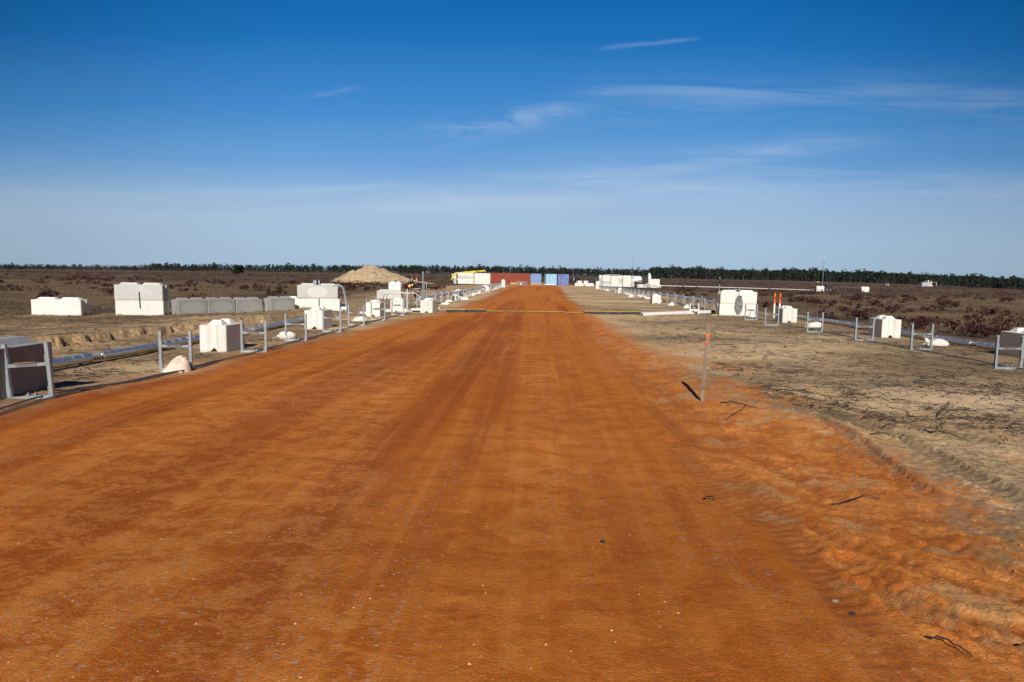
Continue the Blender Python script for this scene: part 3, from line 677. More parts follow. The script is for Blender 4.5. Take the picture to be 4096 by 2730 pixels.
def make_frame(near=True):
    e = empty('pipe_support', (0, 0, 0), 0, 'x', 'steel frame', 'x')
    x = FW / 2 - 0.022
    for sx in (-1, 1):
        p = chan(MB(), (sx * x, 0, -0.03), (sx * x, 0, FH)).build('post', M_galv, e)
        if near:
            for z in (0.03, 0.42):
                MB().box((sx * (x - 0.03), -0.002, z + 0.05), (0.008, 0.04, 0.13)).build('angle_bracket', M_galv, p)
    cb = MB().box((0, 0, 0.425), (FW - 0.095, 0.045, 0.042)).build('crossbar', M_galv, e, bevel=0.003)
    if near: MB().box((0, -0.006, 0.427), (FW * 0.46, 0.040, 0.030)).build('strap', M_galvdk, cb)
    m = MB().box((-0.02, 0.0, 0.456), (FW * 0.48, 0.07, 0.016)); m.build('rest_pad', M_pad, e, bevel=0.003)
    bb = MB().box((0, 0, 0.015), (FW - 0.095, 0.045, 0.042)).box((-0.02, 0.0, -0.015), (FW * 0.9, 0.11, 0.04)).build('base_bar', M_galv, e, bevel=0.003)
    for k in ((-0.02, 0.07) if near else ()):
        MB().box((k, -0.01, 0.05), (0.025, 0.05, 0.03)).tube([(k, -0.02, 0.03), (k, -0.02, 0.085)], 0.006, 6).build('clip', M_galv, bb)
    return e
proto = make_frame()
GL, GR = 'steel frames in the left row', 'steel frames in the right row'
# (photo column of right post, depth, label)
Lf = [(8.45, 'nearest leaning frame, in front of the shaded block at the left edge', (-1.5, -4.5)),
      (12.0, 'frame with the tan sandbag leaning on its right post', (0, 0)),
      (14.95, 'frame standing just right of the bright block with the lifting loop', (0, 0)),
      (17.7, 'frame with a white sack tied at its left post, third block side', (0, 0)),
      (20.6, 'frame below the grey elbow pipe, right of the second half block', (0, 0)),
      (23.4, 'frame with a marked white sandbag on its left foot', (0, 0)),
      (26.6, 'frame standing between the hooped block and the slumped round sandbag', (0, 0)),
      (30.2, 'frame with a second lower bar, left of the block beside the cable ramp', (0, 0))]
LX = {8.45: -6.02, 12.0: -5.95}
for (Y, lb_, tl) in Lf:
    x = LX.get(Y, row_l(Y) + {14.95: -0.05, 17.7: -0.10, 20.6: -0.04, 23.4: -0.05, 26.6: -0.05, 30.2: -0.02}.get(Y, 0))
    inst(proto, (x, Y, gz(x, Y)), R(random.uniform(-3, 3)), lb_, GL, tilt=(R(tl[0]), R(tl[1])))
Rf = [(14.2, 4030, 'nearest frame of the right row, by the block cut by the photo edge'),
      (18.1, 3683, 'right row frame with the crumpled white sandbag at its right foot'),
      (20.9, 3455, 'right row frame half covering the dark side of the brightest block'),
      (23.8, 3257, 'right row frame with the swan-shaped white sandbag lying in it'),
      (27.2, 3085, 'right row frame just left of the block beside the marker posts'),
      (30.4, 3003, 'frame in front of the right block stack with a sandbag inside')]
for (Y, px, lb_) in Rf:
    p = atY(px, Y); inst(proto, p, R(random.uniform(-3, 3)), lb_, GR)
far_lab = ['steel frame carrying the raised pipe in the left row beyond the cable ramp', 'steel frame carrying the raised pipe in the right row beyond the white beam']
proto2 = make_frame(False)
Ys = [39.3 + 2.95 * i for i in range(28)]
for Y in Ys:
    for side in (0, 1):
        YY = Y + (0 if side == 0 else -2.6) + random.uniform(-.15, .15)
        x = row_l(YY) if side == 0 else row_r(YY)
        inst(proto2, (x + random.uniform(-.04, .04), YY, gz(x, YY)), R(random.uniform(-3, 3)), far_lab[side], (GL, GR)[side], scale=(1, 1, random.uniform(0.97, 1.08)))
for (Y, px, lb_) in [(36.3, 1660, 'post frame right behind the valve tree in the left row'), (33.4, 1600, 'frame behind the block with the slumped round sandbag')]:
    x = row_l(Y); inst(proto, (x, Y, gz(x, Y)), 0, lb_, GL)
# small white ladder frame by the beam
e = empty('white_trestle', atY(2776, 35.2), 0, 'low white trestle standing behind the white beam', 'trestle')
for sx in (-1, 1): MB().box((sx * 0.22, 0, 0.27), (0.05, 0.05, 0.56)).build('leg', M_wpaint, e)
MB().box((0, 0, 0.2), (0.39, 0.05, 0.06)).build('crossbar', M_wpaint, e)

# ------------------------------------------------------------------ clad pipes
def pipe_run(name, fn, Y0, Y1, lift, label, seg=0.3, r=0.085, gaps=(), group='insulated pipe runs'):
    e = empty(name, (fn(Y0), Y0, 0), 0, label, 'pipe', group)
    org = Vector((fn(Y0), Y0, 0))
    Y = Y0; k = 0
    edges = [Y0] + [g_ for g_ in gaps] + [Y1]
    for a, b_ in zip(edges[:-1], edges[1:]):
        aa = a + (0.16 if a != Y0 else 0); bb = b_ - (0.16 if b_ != Y1 else 0)
        n = max(2, int((bb - aa) / 1.0)); ysl = [aa + (bb - aa) * i / n for i in range(n + 1)]
        m = MB().tube([Vector((fn(q), q, gz(fn(q), q) + lift + r)) - org for q in ysl], r, 20)
        sv = MB(); y_ = aa + seg / 2
        while y_ < min(bb, 60):
            p0 = Vector((fn(y_), y_, gz(fn(y_), y_) + lift + r)) - org; p1 = Vector((fn(y_ + 0.012), y_ + 0.012, gz(fn(y_), y_) + lift + r)) - org
            m.tube([p0, p1], r + 0.002, 20); y_ += seg * random.uniform(0.85, 1.15)
        sec = m.build('pipe_section', M_clad, e, smooth=True)
        if b_ != Y1:
            pts = [Vector((fn(q), q, gz(fn(q), q) + lift + r)) - org for q in (b_ - 0.18, b_ + 0.18)]
            cp = MB().tube(pts, r * 0.45, 12).build('coupling', M_clad, e, smooth=True)
            for q in (-0.07, 0.0, 0.07):
                c_ = Vector((fn(b_ + q), b_ + q, gz(fn(b_), b_) + lift + r)) - org
                MB().lathe([(r * 0.4, -0.016), (r * 0.8, -0.014), (r * 0.8, 0.014), (r * 0.4, 0.016)], c=c_, n=14, axis='Y').build('clamp_ring', M_clad, cp, smooth=True)
    return e
fl_g = lambda q: -8.35 + 0.040 * q
fr_g = lambda q: 12.15 + 0.038 * q
pipe_run('clad_pipe', fl_g, 5.5, 27.5, 0.03, 'shiny clad pipe lying on the ground behind the left frames', gaps=(12.75, 19.6))
pipe_run('clad_pipe', fr_g, 12.0, 33.0, 0.03, 'shiny clad pipe lying on the ground behind the right frames', gaps=(18.9, 25.0))
pipe_run('clad_pipe', lambda q: row_l(q) - 0.02, 35.8, 118, 0.47, 'raised clad pipe resting on the left row of frames beyond the cable ramp', gaps=(46.5, 58, 72), r=0.085)
pipe_run('clad_pipe', lambda q: row_r(q), 35.6, 118, 0.47, 'raised clad pipe resting on the right row of frames beyond the white beam', gaps=(43, 52, 66), r=0.085)
# small round joints along raised pipes
# conduits along the frames
def hose(pts, r, mat_, name, label, cat, group=None, n=8, noise=0.0):
    P = [Vector(p) for p in pts]
    return tag(MB().tube(P, r, n).build(name, mat_, smooth=True), label, cat, group)
def along(fn, Y0, Y1, h, n=60, wig=0.03, seed=0):
    out = []
    for i in range(n + 1):
        q = Y0 + (Y1 - Y0) * i / n; x = fn(q) + wig * (float(fbm(np.array([q * 0.6]), np.array([seed * 3.1]), 2, 200 + seed)[0]) - 0.5) * 4
        hh = h + 0.03 * float(vnoise(np.array([q * 1.1]), np.array([seed * 7.7]), 300)[0])
        out.append((x, q, gz(x, q) + hh))
    return out
hose(along(lambda q: row_l(q) + 0.04, 6.5, 32, 0.02, seed=1), 0.013, M_cable, 'conduit', 'dark conduit running through the feet of the left frames, nearer the pipe', 'conduit', 'conduits along the frame feet')
hose(along(lambda q: row_l(q) + 0.10, 6.5, 32, 0.02, seed=2), 0.012, M_cable, 'conduit', 'dark conduit running through the feet of the left frames, nearer the road', 'conduit', 'conduits along the frame feet')
hose(along(lambda q: row_r(q) - 0.05, 12.5, 33, 0.015, seed=3), 0.014, M_cable, 'conduit', 'dark conduit running through the feet of the right frames', 'conduit', 'conduits along the frame feet')
hose(along(lambda q: row_l(q) + 0.06, 36, 110, 0.06, 90, seed=4), 0.03, M_cable, 'conduit', 'dark conduit under the raised left pipe', 'conduit', 'conduits along the frame feet', 6)
hose(along(lambda q: row_r(q) - 0.06, 36.0, 110, 0.06, 90, seed=5), 0.035, M_cable, 'conduit', 'dark conduit under the raised right pipe', 'conduit', 'conduits along the frame feet', 6)
# wire hoops
def hoop(p, w_, h, label):
    pts = [Vector((-w_ / 2, 0, 0)), Vector((-w_ / 2, 0, h * 0.6))] + [Vector((-w_ / 2 * math.cos(a), 0, h * 0.6 + h * 0.4 * math.sin(a))) for a in np.linspace(0.2, math.pi - 0.2, 9)] + [Vector((w_ / 2, 0, h * 0.6)), Vector((w_ / 2, 0, 0))]
    o = MB().tube(pts, 0.006, 6).build('wire_hoop', M_galv, smooth=True); o.location = p; tag(o, label, 'wire hoop', 'wire hoops standing on frames')
x = row_l(14.95); hoop((x - 0.14, 14.95, gz(x, 14.95) + 0.46), 0.16, 0.20, 'wire hoop above the frame next to the block with the lifting loop')
x = row_l(23.4); hoop((x + 0.13, 23.36, gz(x, 23.4) + 0.44), 0.16, 0.20, 'wire hoop on the frame with the marked sandbag')
x = row_l(30.2); hoop((x - 0.15, 30.15, gz(x, 30.2) + 0.44), 0.18, 0.2, 'wire hoop in front of the dark side of the far left-row block')

# ------------------------------------------------------------------ sandbags
def bag_mesh(kind, seed):
    """lumpy sack; kind 'flat' | 'cone' | 'sack'"""
    n, m_ = 40, 26; vs = []; fs = []
    for i in range(m_ + 1):
        t = i / m_
        for k in range(n):
            a = 2 * math.pi * k / n
            if kind == 'flat':        # pillow lying along X, gathered neck at -X
                u = -1 + 2 * t; rad = (1 - abs(u) ** 3.2) ** 0.5 if abs(u) < 1 else 0
                if u < -0.62: rad = max(rad * (1 - ss(-u, 0.62, 0.86) * 0.72), 0.16 if u > -0.97 else 0.02)
                x = u * 0.29; yv = 0.155 * rad * math.cos(a); z = 0.085 * rad * math.sin(a)
                z = 0.085 + z * (1.25 if z > 0 else 0.95); z += 0.03 * math.exp(-((u - 0.25) / 0.4) ** 2) * (math.sin(a) > 0) - 0.02 * (u < -0.6)
            elif kind == 'cone':      # slumped upright sack, narrow top
                h = 0.275 * t; rad = 0.20 * (1 - 0.5 * t ** 1.2) * (1 - t ** 5) ** 0.5 + 0.002
                if i == m_: rad = 0.004
                if i == 0: rad = 0.17
                lob = 1 + (0.10 * math.cos(2 * a + .6) + 0.07 * math.cos(3 * a + seed)) * (1 - t) + 0.05 * math.sin(9 * a + 4 * t) * t * (1 - .3 * t); rad *= lob; rad += 0.05 * math.exp(-((t - 0.05) / 0.12) ** 2) * max(0, math.cos(a - 3.4)) + 0.02 * math.exp(-((t - .92) / .05) ** 2)
                x = rad * math.cos(a) * 1.05 + 0.085 * t * t; yv = rad * math.sin(a) * 0.8; z = h * (1 - .06 * math.cos(a))
            else:                     # fat round sack on its side
                u = -1 + 2 * t; rad = max(0.02, (1 - abs(u) ** 2.4)) ** 0.5
                if u < -0.7: rad = rad * 0.4 + 0.12 * (u > -0.98)
                x = u * 0.25; yv = 0.14 * rad * math.cos(a); z = 0.12 + 0.125 * rad * math.sin(a)
            f = 1.0 + 0.34 * (float(fbm(np.array([x * 11 + seed]), np.array([yv * 11 + z * 8]), 3, seed)[0]) - 0.5)
            wr = 0.010 * float(vnoise(np.array([a * 5 + seed]), np.array([t * 2.0]), 7 + seed)[0])
            vs.append((x * f + wr * math.cos(a) * 0.3, (yv + wr * math.cos(a)) * f, max(0, z * (0.92 + 0.12 * f)) + wr * 0.6))
    for i in range(m_):
        for k in range(n): fs.append((i * n + k, i * n + (k + 1) % n, (i + 1) * n + (k + 1) % n, (i + 1) * n + k))
    fs.append(tuple(range(n))); fs.append(tuple(m_ * n + k for k in range(n)))
    return MB().add(vs, fs)
BAGS = {}
for kd in ('flat', 'cone', 'sack'):
    for sd_ in (3, 8): BAGS[(kd, sd_)] = bag_mesh(kd, sd_)
BM = {}
def bag(kd, sd_, loc, rz, label, scale=1.0, mat_=None, group='sandbags weighing down the frames'):
    key = (kd, sd_, (mat_ or M_bag).name)
    if key not in BM:
        o = BAGS[(kd, sd_)].build('sandbag', mat_ or M_bag, smooth=True); BM[key] = o.data; bpy.data.objects.remove(o)
    o = bpy.data.objects.new('sandbag', BM[key]); C.objects.link(o)
    o.location = (loc[0], loc[1], gz(loc[0], loc[1]) - 0.01); o.rotation_euler = (0, 0, rz); o.scale = (scale,) * 3 if not isinstance(scale, tuple) else scale
    return tag(o, label, 'sandbag', group)
bag('cone', 3, at(712, 1488), R(10), 'cone-shaped tan sandbag at the foot of the second left frame', 0.98, M_bagtan)
o = bag('sack', 3, at(1146, 1362), R(20), 'white sack with a tied open neck lying in the left row', 0.95)
MB().tube([(-0.24, 0, 0.09), (-0.33, 0, 0.11), (-0.36, 0, 0.02)], 0.006, 6).build('tie_string', M_bag, o, smooth=True)
o = bag('flat', 3, at(1437, 1291), R(5), 'flat white sandbag with black marks under a left frame', 1.0)
for k, (a_, b__) in enumerate([(-0.03, 0.0), (0.03, 0.02), (-0.01, 0.05), (0.05, -0.03)]):
    MB().box((a_ + 0.06, -0.10 + b__ * 0.3, 0.17 + b__ * 0.4), (0.035, 0.012, 0.012), rz=0.7 * k).build('ink_mark', M_ink, o)
bag('sack', 8, at(1611, 1255), R(170), 'round white sandbag slumped at the foot of a left row block', (1.15, 1, 1))
bag('flat', 8, at(1614, 1211), R(0), 'white sandbag lying behind the valve block, left row', 1.0)
bag('flat', 8, at(1781, 1223), R(-10), 'white sandbag with a dark collar just past the last single block', 0.95)
bag('flat', 3, at(1794, 1212), R(0), 'sandbag tucked under the first raised-pipe frame on the left', 0.95)
bag('cone', 8, at(1859, 1200), R(0), 'plump pinkish sandbag fallen out on the road side of the left row', (1.3, 1, 0.9))
bag('flat', 8, at(3256, 1316), R(5), 'swan-shaped white sandbag with a raised neck in the right row', (1.15, 1.1, 1.2))
nk = C.objects[-1]
MB().tube([(-0.22, 0, 0.08), (-0.27, 0, 0.14), (-0.285, 0, 0.19)], [0.04, 0.035, 0.03], 10).build('gathered_neck', M_bag, nk, smooth=True)
bag('flat', 3, at(3740, 1390), R(-20), 'crumpled white sandbag beside the second frame from the right edge', 1.1)
nk = C.objects[-1]
MB().tube([(-0.16, 0, 0.1), (-0.2, 0.02, 0.19), (-0.24, 0.03, 0.24)], [0.075, 0.05, 0.012], 10).build('pointed_corner', M_bag, nk, smooth=True)
MB().tube([(0.15, -0.02, 0.11), (0.2, -0.02, 0.17)], [0.06, 0.02], 8).build('pointed_corner', M_bag, nk, smooth=True)
bag('cone', 8, at(3008, 1270), R(40), 'leaning white sandbag inside the frame before the right block stack', (1.0, 1, 1.25))
bag('cone', 3, at(2685, 1223), R(0), 'round white sandbag at a right row frame near the white beam', (1.0, 1, 0.85))
bag('flat', 8, at(2631, 1212), R(0), 'long white sandbag second beyond the white beam on the right', (1.2, 1, 1.15))
bag('flat', 3, at(2590, 1200), R(5), 'flat white sandbag third beyond the white beam on the right', (1.1, 1, 1))
bag('cone', 8, at(2523, 1190), R(20), 'tipped white sandbag in the middle of the right row', (1.1, 1, 1.1))
bag('cone', 3, at(2745, 1233), R(20), 'pale sandbag by the white trestle', (0.9, 1, 0.8))
lab_b = ['white sandbag low among the far frames of the left row', 'white sandbag low among the far frames of the right row']
for i in range(26):
    for side in (0, 1):
        Y = 50 + i * 2.5 + random.uniform(-.8, .8)
        if side == 1 and Y < 60: continue
        x = (row_l(Y) if side == 0 else row_r(Y)) + random.choice((-0.12, 0.05, 0.2, 0.3)) * (1 if side == 0 else -1)
        bag(random.choice(('flat', 'cone', 'sack')), random.choice((3, 8)), (x, Y), random.uniform(0, 6), lab_b[side], random.uniform(0.95, 1.25))
# blocks among the far rows
for (px0, px1, py, k, lb_, rot, Y) in [(1816, 1840, 1195, 'half', 'half block under the raised pipe, first beyond the ramp on the left', 0, None),
      (1936, 1955, 1168, 'half', 'half block under the raised pipe, second beyond the ramp on the left', 0, None),
      ]:
    face(px0, px1, py, k, M_white, lb_, rot=rot)
for (px, Y, lb_, mt) in [(1835, 56, 'white block lying behind the raised pipe on the left, nearer one', M_white), (1940, 88, 'white block lying behind the raised pipe on the left, farther one', M_white),
        (2621, 50, 'white block lying behind the raised pipe on the right, nearer one', M_white), (2480, 82, 'white block lying behind the raised pipe on the right, farther one', M_white)]:
    p = atY(px, Y); p.z -= 0.02; block('half', mt, p, AX, lb_, G_row)
for (px0, px1, Y, lb_, g_) in [(2006, 2021, 112, 'white end block where the left row meets the road', G_row), (2383, 2396, 112, 'white end block where the right row meets the road', G_row)]:
    p = atY((px0 + px1) / 2, Y)
    for z in (0, 1): block('half', M_white, (p.x, p.y + z * 0.03, p.z - 0.02 + z * (BH + 0.004)), AX, lb_ + (', lower one' if z == 0 else ', upper one'), g_)

# ------------------------------------------------------------------ cable ramp, beam
a0, a1 = at(1784, 1250), at(2560, 1258)
e = empty('cable_ramp', (a0.x, a0.y, 0), 0, 'black cable ramp with a yellow lid laid across the dirt road', 'cable ramp')
nseg = 10
for i in range(nseg):
    p = a0.lerp(a1, i / nseg); q = a0.lerp(a1, (i + 1) / nseg)
    lift = 0.045 * math.sin(math.pi * (i + .5) / nseg)
    d = (q - p); L = d.length; c = (p + q) / 2; ang = math.atan2(d.y, d.x)
    zc = gz(c.x, c.y) - (0.035 if 1 < i < 7 else 0.0); rzz = ang + R(random.uniform(-.8, .8))
    hr = 0.13; zc -= 0.055 if 1 < i < 7 else 0.0
    sgm = MB().prism([(-0.22, 0), (-0.15, hr - .005), (0.15, hr - .005), (0.22, 0)], -L / 2 + .006, L / 2 - .006, plane='YZ')
    o = sgm.build('ramp_section', M_black, e, bevel=0.004); o.location = Vector((c.x, c.y, zc)) - e.location; o.rotation_euler = (0, 0, rzz)
    ld = MB().box((0, 0.0, hr), (L - 0.03, 0.29, 0.014)).build('lid', M_yellowd if 0 < i < 8 else M_yellow, o, bevel=0.003)
b0, b1 = at(2573, 1264), at(2846, 1255)
ang = math.atan2(b1.y - b0.y, b1.x - b0.x); L = (b1 - b0).length; mid = (b0 + b1) / 2
e = empty('white_beam', (mid.x, mid.y, (b0.z + b1.z) / 2 + 0.0), ang, 'long white box beam lying between the cable ramp and the right block stack', 'beam')
MB().box((0, 0.08, 0.085), (L, 0.16, 0.155)).build('beam_body', M_wpaint, e, bevel=0.006)
MB().box((L / 2 + 0.16, 0.08, 0.08), (0.31, 0.14, 0.14)).build('end_box', M_cdark, e)
MB().box((-L / 2 - 0.003, 0.08, 0.085), (0.012, 0.10, 0.10)).build('end_opening', M_cdark, e)
p = at(2857, 1262); o = MB().box((0, 0, 0.02), (0.3, 0.1, 0.05)).build('wood_plank', M_plank); o.location = p; tag(o, 'short yellow plank under the right end of the white beam', 'plank')
# marker posts
for px, py, lb_ in [(3095, 1248, 'left orange and white marker post behind the right row'), (3116, 1246, 'right orange and white marker post behind the right row')]:
    p = atY(px, 33.0); e = empty('marker_post', p, 0, lb_, 'marker post', 'orange and white marker posts')
    MB().lathe([(0.042, -0.05), (0.042, 0.68)], n=14).build('post_body', M_wpaint, e, smooth=True)
    MB().lathe([(0.044, 0.68), (0.044, 1.10), (0.036, 1.17), (0.01, 1.19)], n=14).build('sleeve', M_orange, e, smooth=True)
    MB().box((0, -0.045, 0.93), (0.03, 0.004, 0.16)).build('dark_lettering', M_ink, e)
# ------------------------------------------------------------------ survey stake
b0 = at(2808, 1607); H_ = 1.10
e = empty('survey_stake', b0, R(-14), 'leaning grey wooden survey stake tied with an orange ribbon', 'stake')
lx = 0.045 + 0.03; e.rotation_euler = (0, R(2.3), R(-14))
MB().prism([(-0.024, -0.009), (0.024, -0.009), (0.024, 0.009), (-0.024, 0.009)], -0.15, H_).build('stake_board', M_wood, e, bevel=0.002)
MB().prism([(-0.027, -0.012), (0.027, -0.012), (0.027, 0.012), (-0.027, 0.012)], 0.915, 0.955).build('ribbon_band', M_tape, e, bevel=0.002)
m = MB(); pts = [(0.02, -0.014, 0.935), (0.03, -0.02, 0.90), (0.024, -0.022, 0.86), (0.0, -0.024, 0.835), (-0.03, -0.024, 0.82), (-0.058, -0.022, 0.805)]
wd = [0.018, 0.013, 0.014, 0.012, 0.009, 0.012]
vs = []
for p_, w_ in zip(pts, wd): vs += [(p_[0], p_[1], p_[2] + w_), (p_[0] - 0.3 * w_, p_[1] - 0.008, p_[2]), (p_[0], p_[1], p_[2] - w_), (p_[0] + 0.2 * w_, p_[1] + 0.004, p_[2])]
m.add(vs, [(4 * i + k, 4 * i + (k + 1) % 4, 4 * i + 4 + (k + 1) % 4, 4 * i + 4 + k) for i in range(5) for k in range(4)])
m.build('ribbon_tail', M_tape, e, smooth=True)
def text(body, size, material, parent, loc, rot, name='lettering', ext=0.0008):
    cu = bpy.data.curves.new(name, 'FONT'); cu.body = body; cu.size = size; cu.extrude = ext; cu.align_x = 'CENTER'; cu.align_y = 'CENTER'
    o = bpy.data.objects.new(name, cu); C.objects.link(o); dg = bpy.context.evaluated_depsgraph_get()
    me = bpy.data.meshes.new_from_object(o.evaluated_get(dg)); bpy.data.objects.remove(o)
    o = bpy.data.objects.new(name, me); me.materials.clear(); me.materials.append(material); C.objects.link(o)
    o.parent = parent; o.location = loc; o.rotation_euler = rot; return o
text('C-150', 0.055, M_ink, e, (0.0, -0.0105, 0.235), (R(90), R(90), 0))

# ------------------------------------------------------------------ elbow pipe, tarp box, valve gear by the left row
q = [ (1330, 1143, 31.0), (1343, 1142, 31.0), (1356, 1142.5, 31.1), (1366, 1147, 31.2), (1373, 1156, 31.3), (1377, 1168, 31.4), (1380, 1185, 31.5), (1384, 1205, 31.6), (1387, 1228, 31.7)]
P = []
for px, py, Y in q: d = ray(px, py); P.append(Vector((d.x * Y, Y, CAMZ + d.z * Y)))
e = empty('elbow_pipe', P[-1], 0, 'grey plastic pipe bending from the stained block top down to the ground', 'pipe')
Pl = [p - P[-1] for p in P]
MB().tube(Pl, 0.048, 12).build('pipe_body', M_pvc, e, smooth=True)
MB().tube([Pl[5] + Vector((0, 0, -0.02)), Pl[5] + (Pl[6] - Pl[5]) * 0.4], 0.053, 12).build('collar', M_pvc, e, smooth=True)
p = atY(1379, 31.5); MB().box((-0.02, 0, 0.16), (0.26, 0.2, 0.13)).box((-0.10, 0, 0.05), (0.04, 0.15, 0.12)).box((0.06, 0, 0.05), (0.04, 0.15, 0.12)).build('junction_box', M_wpaint)
o = C.objects[-1]; o.location = p; tag(o, 'small white box under the foot of the grey elbow pipe', 'box')
p = atY(1362, 33.0); e = empty('low_bench', p, 0, 'low bench covered with a blue sheet, behind the elbow pipe', 'bench')
MB().box((0, 0, 0.28), (0.5, 0.8, 0.04)).build('blue_sheet', M_tarp, e)
for a in (-1, 1):
    for b_ in (-1, 1): MB().box((a * 0.2, b_ * 0.35, 0.13), (0.05, 0.05, 0.27)).build('leg', M_cdark, e)
def pt(px, py, Y): d = ray(px, py); return Vector((d.x * Y, Y, CAMZ + d.z * Y))
Yv = 37.0
p0 = atY(1645, Yv)
e = empty('valve_tree', p0, 0, 'black instrument tree with two amber lamps rising behind the left row', 'instrument post')
L = lambda px, py, Y=Yv: pt(px, py, Y) - p0
MB().tube([(0, 0, 0), L(1642, 1150)], 0.032, 10).build('pole', M_galvdk, e, smooth=True)
for px, py in ((1638, 1131), (1647, 1130)): MB().lathe([(0.04, -0.07), (0.07, -0.04), (0.07, 0.06), (0.04, 0.10)], c=L(px, py), n=12).build('instrument_head', M_blackp, e, smooth=True)
for px, py, r_ in ((1639, 1145, 0.075), (1650, 1141, 0.055)): MB().lathe([(r_ * .5, -0.055), (r_, -0.04), (r_, 0.03), (r_ * .7, 0.04)], c=L(px, py) - Vector((0, 0.05, 0)), n=14, axis='Y').build('amber_lamp', M_amber, e, smooth=True)
MB().lathe([(0.06, -0.09), (0.10, -0.03), (0.10, 0.06), (0.04, 0.10)], c=L(1654, 1146), n=12).build('side_head', M_blackp, e, smooth=True)
MB().box(L(1640, 1137), (0.2, 0.05, 0.05)).build('head_bracket', M_black, e)
p1 = atY(1682, Yv); e = empty('gauge_post', p1, 0, 'slim post with a round black gauge between the amber lamps and the tall pole', 'gauge')
L = lambda px, py, Y=Yv: pt(px, py, Y) - p1
MB().tube([(0, 0, 0), L(1682, 1146)], 0.014, 8).build('pole', M_galv, e, smooth=True)
MB().lathe([(0.02, -0.05), (0.055, -0.03), (0.055, 0.02), (0.03, 0.06), (0.012, 0.08)], c=L(1682, 1147), n=12).build('gauge_head', M_blackp, e, smooth=True)
MB().lathe([(0.03, -0.03), (0.06, -0.025), (0.06, 0.025), (0.03, 0.03)], c=L(1681, 1161), n=16, axis='Y').build('gauge_dial', M_blackp, e, smooth=True)
MB().tube([L(1655, 1156), L(1681, 1155)], 0.008, 6).build('arm', M_wpaint, e)
pr_ = atY(1667, Yv + 0.4); o = MB().lathe([(0.10, -0.08), (0.17, -0.06), (0.17, 0.0), (0.15, 0.02), (0.15, 0.05), (0.06, 0.09), (0.02, 0.1)], c=(0, 0, 0), n=24, axis='Y').build('cable_reel', M_blackp, smooth=True)
o.location = pt(1668, 1180, Yv + 0.4); tag(o, 'big round black disc mounted behind the white manifold pipe', 'reel')
mm = MB(); path = [pt(px, py, Yv) for px, py in ((1540, 1200), (1542, 1186), (1548, 1176), (1560, 1171), (1590, 1172), (1630, 1173), (1655, 1173), (1668, 1177), (1676, 1185), (1684, 1192), (1694, 1193))]
e = empty('manifold_pipe', pt(1630, 1173, Yv), 0, 'white manifold pipe arching over the left row blocks', 'pipe')
MB().tube([p - e.location for p in path], 0.02, 10).build('pipe_body', M_wpipe, e, smooth=True)
for px in (1550, 1575, 1592, 1610, 1622, 1640, 1652): MB().lathe([(0.032, -0.03), (0.034, 0.03)], c=pt(px, 1172, Yv) - e.location, n=10, axis='X').build('fitting', M_wpaint, e, smooth=True)
for k, px in enumerate((1533, 1546)):
    hose([pt(px, 1204, Yv + .1), pt(px + 1, 1188, Yv + .1), pt(px + 6, 1178, Yv + .1), pt(px + 16, 1174, Yv + .1)], 0.012, M_black, 'black_hose', ['left black hose curving down from the white manifold', 'right black hose curving down from the white manifold'][k], 'hose', 'hoses from the manifold')
def pole(px, Y, topy, r, material, name, label, cat='pole', group=None, capm=None):
    p = atY(px, Y); t_ = pt(px, topy, Y) - p
    e = empty(name, p, 0, label, cat, group)
    MB().tube([(0, 0, -0.02), t_], r, 10).build('pole', material, e, smooth=True)
    if capm: MB().lathe([(r * 1.2, 0), (r * 1.25, 0.05), (r * 0.5, 0.06)], c=t_, n=10).build('cap', capm, e, smooth=True)
    return e
e = pole(1692, 34.2, 1087, 0.035, M_galv, 'tall_post', 'tall bare steel pole rising behind the block by the ramp')
MB().box((0.06, 0.03, 0.75), (0.05, 0.04, 1.1)).build('side_rail', M_galvdk, e)
pole(1706, 37.5, 1140, 0.022, M_galv, 'short_post', 'shorter post with a white cap just right of the tall pole', capm=M_wpaint)
e = pole(1629, 36.0, 1157, 0.022, M_wpaint, 'white_post', 'white square post in front of the amber lamps')
pole(1502, 29.0, 1192, 0.022, M_galv, 'short_post', 'bare post sticking up behind the hooped block, right one', group='bare posts behind the hooped block')
pole(1467, 29.0, 1194, 0.022, M_galv, 'short_post', 'bare post with a black tip behind the hooped block', group='bare posts behind the hooped block')
pole(1481, 29.4, 1192, 0.022, M_galv, 'short_post', 'bare post sticking up behind the hooped block, middle one', group='bare posts behind the hooped block')
# white channel sheets lying behind the left row
for k, (px0, px1, py, Y) in enumerate([(1437, 1466, 1235, 29.0), (1535, 1562, 1236, 31.5), (1648, 1690, 1235, 33.0)]):
    a, b_ = pt(px0, py, Y), pt(px1, py, Y + 0.3); o = MB().box((0, 0, 0), ((b_ - a).length, 0.25, 0.09)).build('white_channel', M_wpaint, bevel=0.005)
    c_ = (a + b_) / 2; o.location = (c_.x, c_.y, gz(c_.x, c_.y) + 0.12); tag(o, ['white channel beside the hooped block, left end', 'white channel between the two middle left row blocks', 'white channel behind the lamp post and the ramp-side block'][k], 'channel', 'white channels lying behind the left row')
# stubble of bits: white ball on the ground
o = MB().lathe([(0.01, 0), (0.045, 0.012), (0.058, 0.045), (0.042, 0.085), (0.01, 0.1)], n=14).build('white_stone', M_bag, smooth=True); o.location = at(1757, 1238); tag(o, 'small round white thing on the sand by the ramp-side block', 'stone')

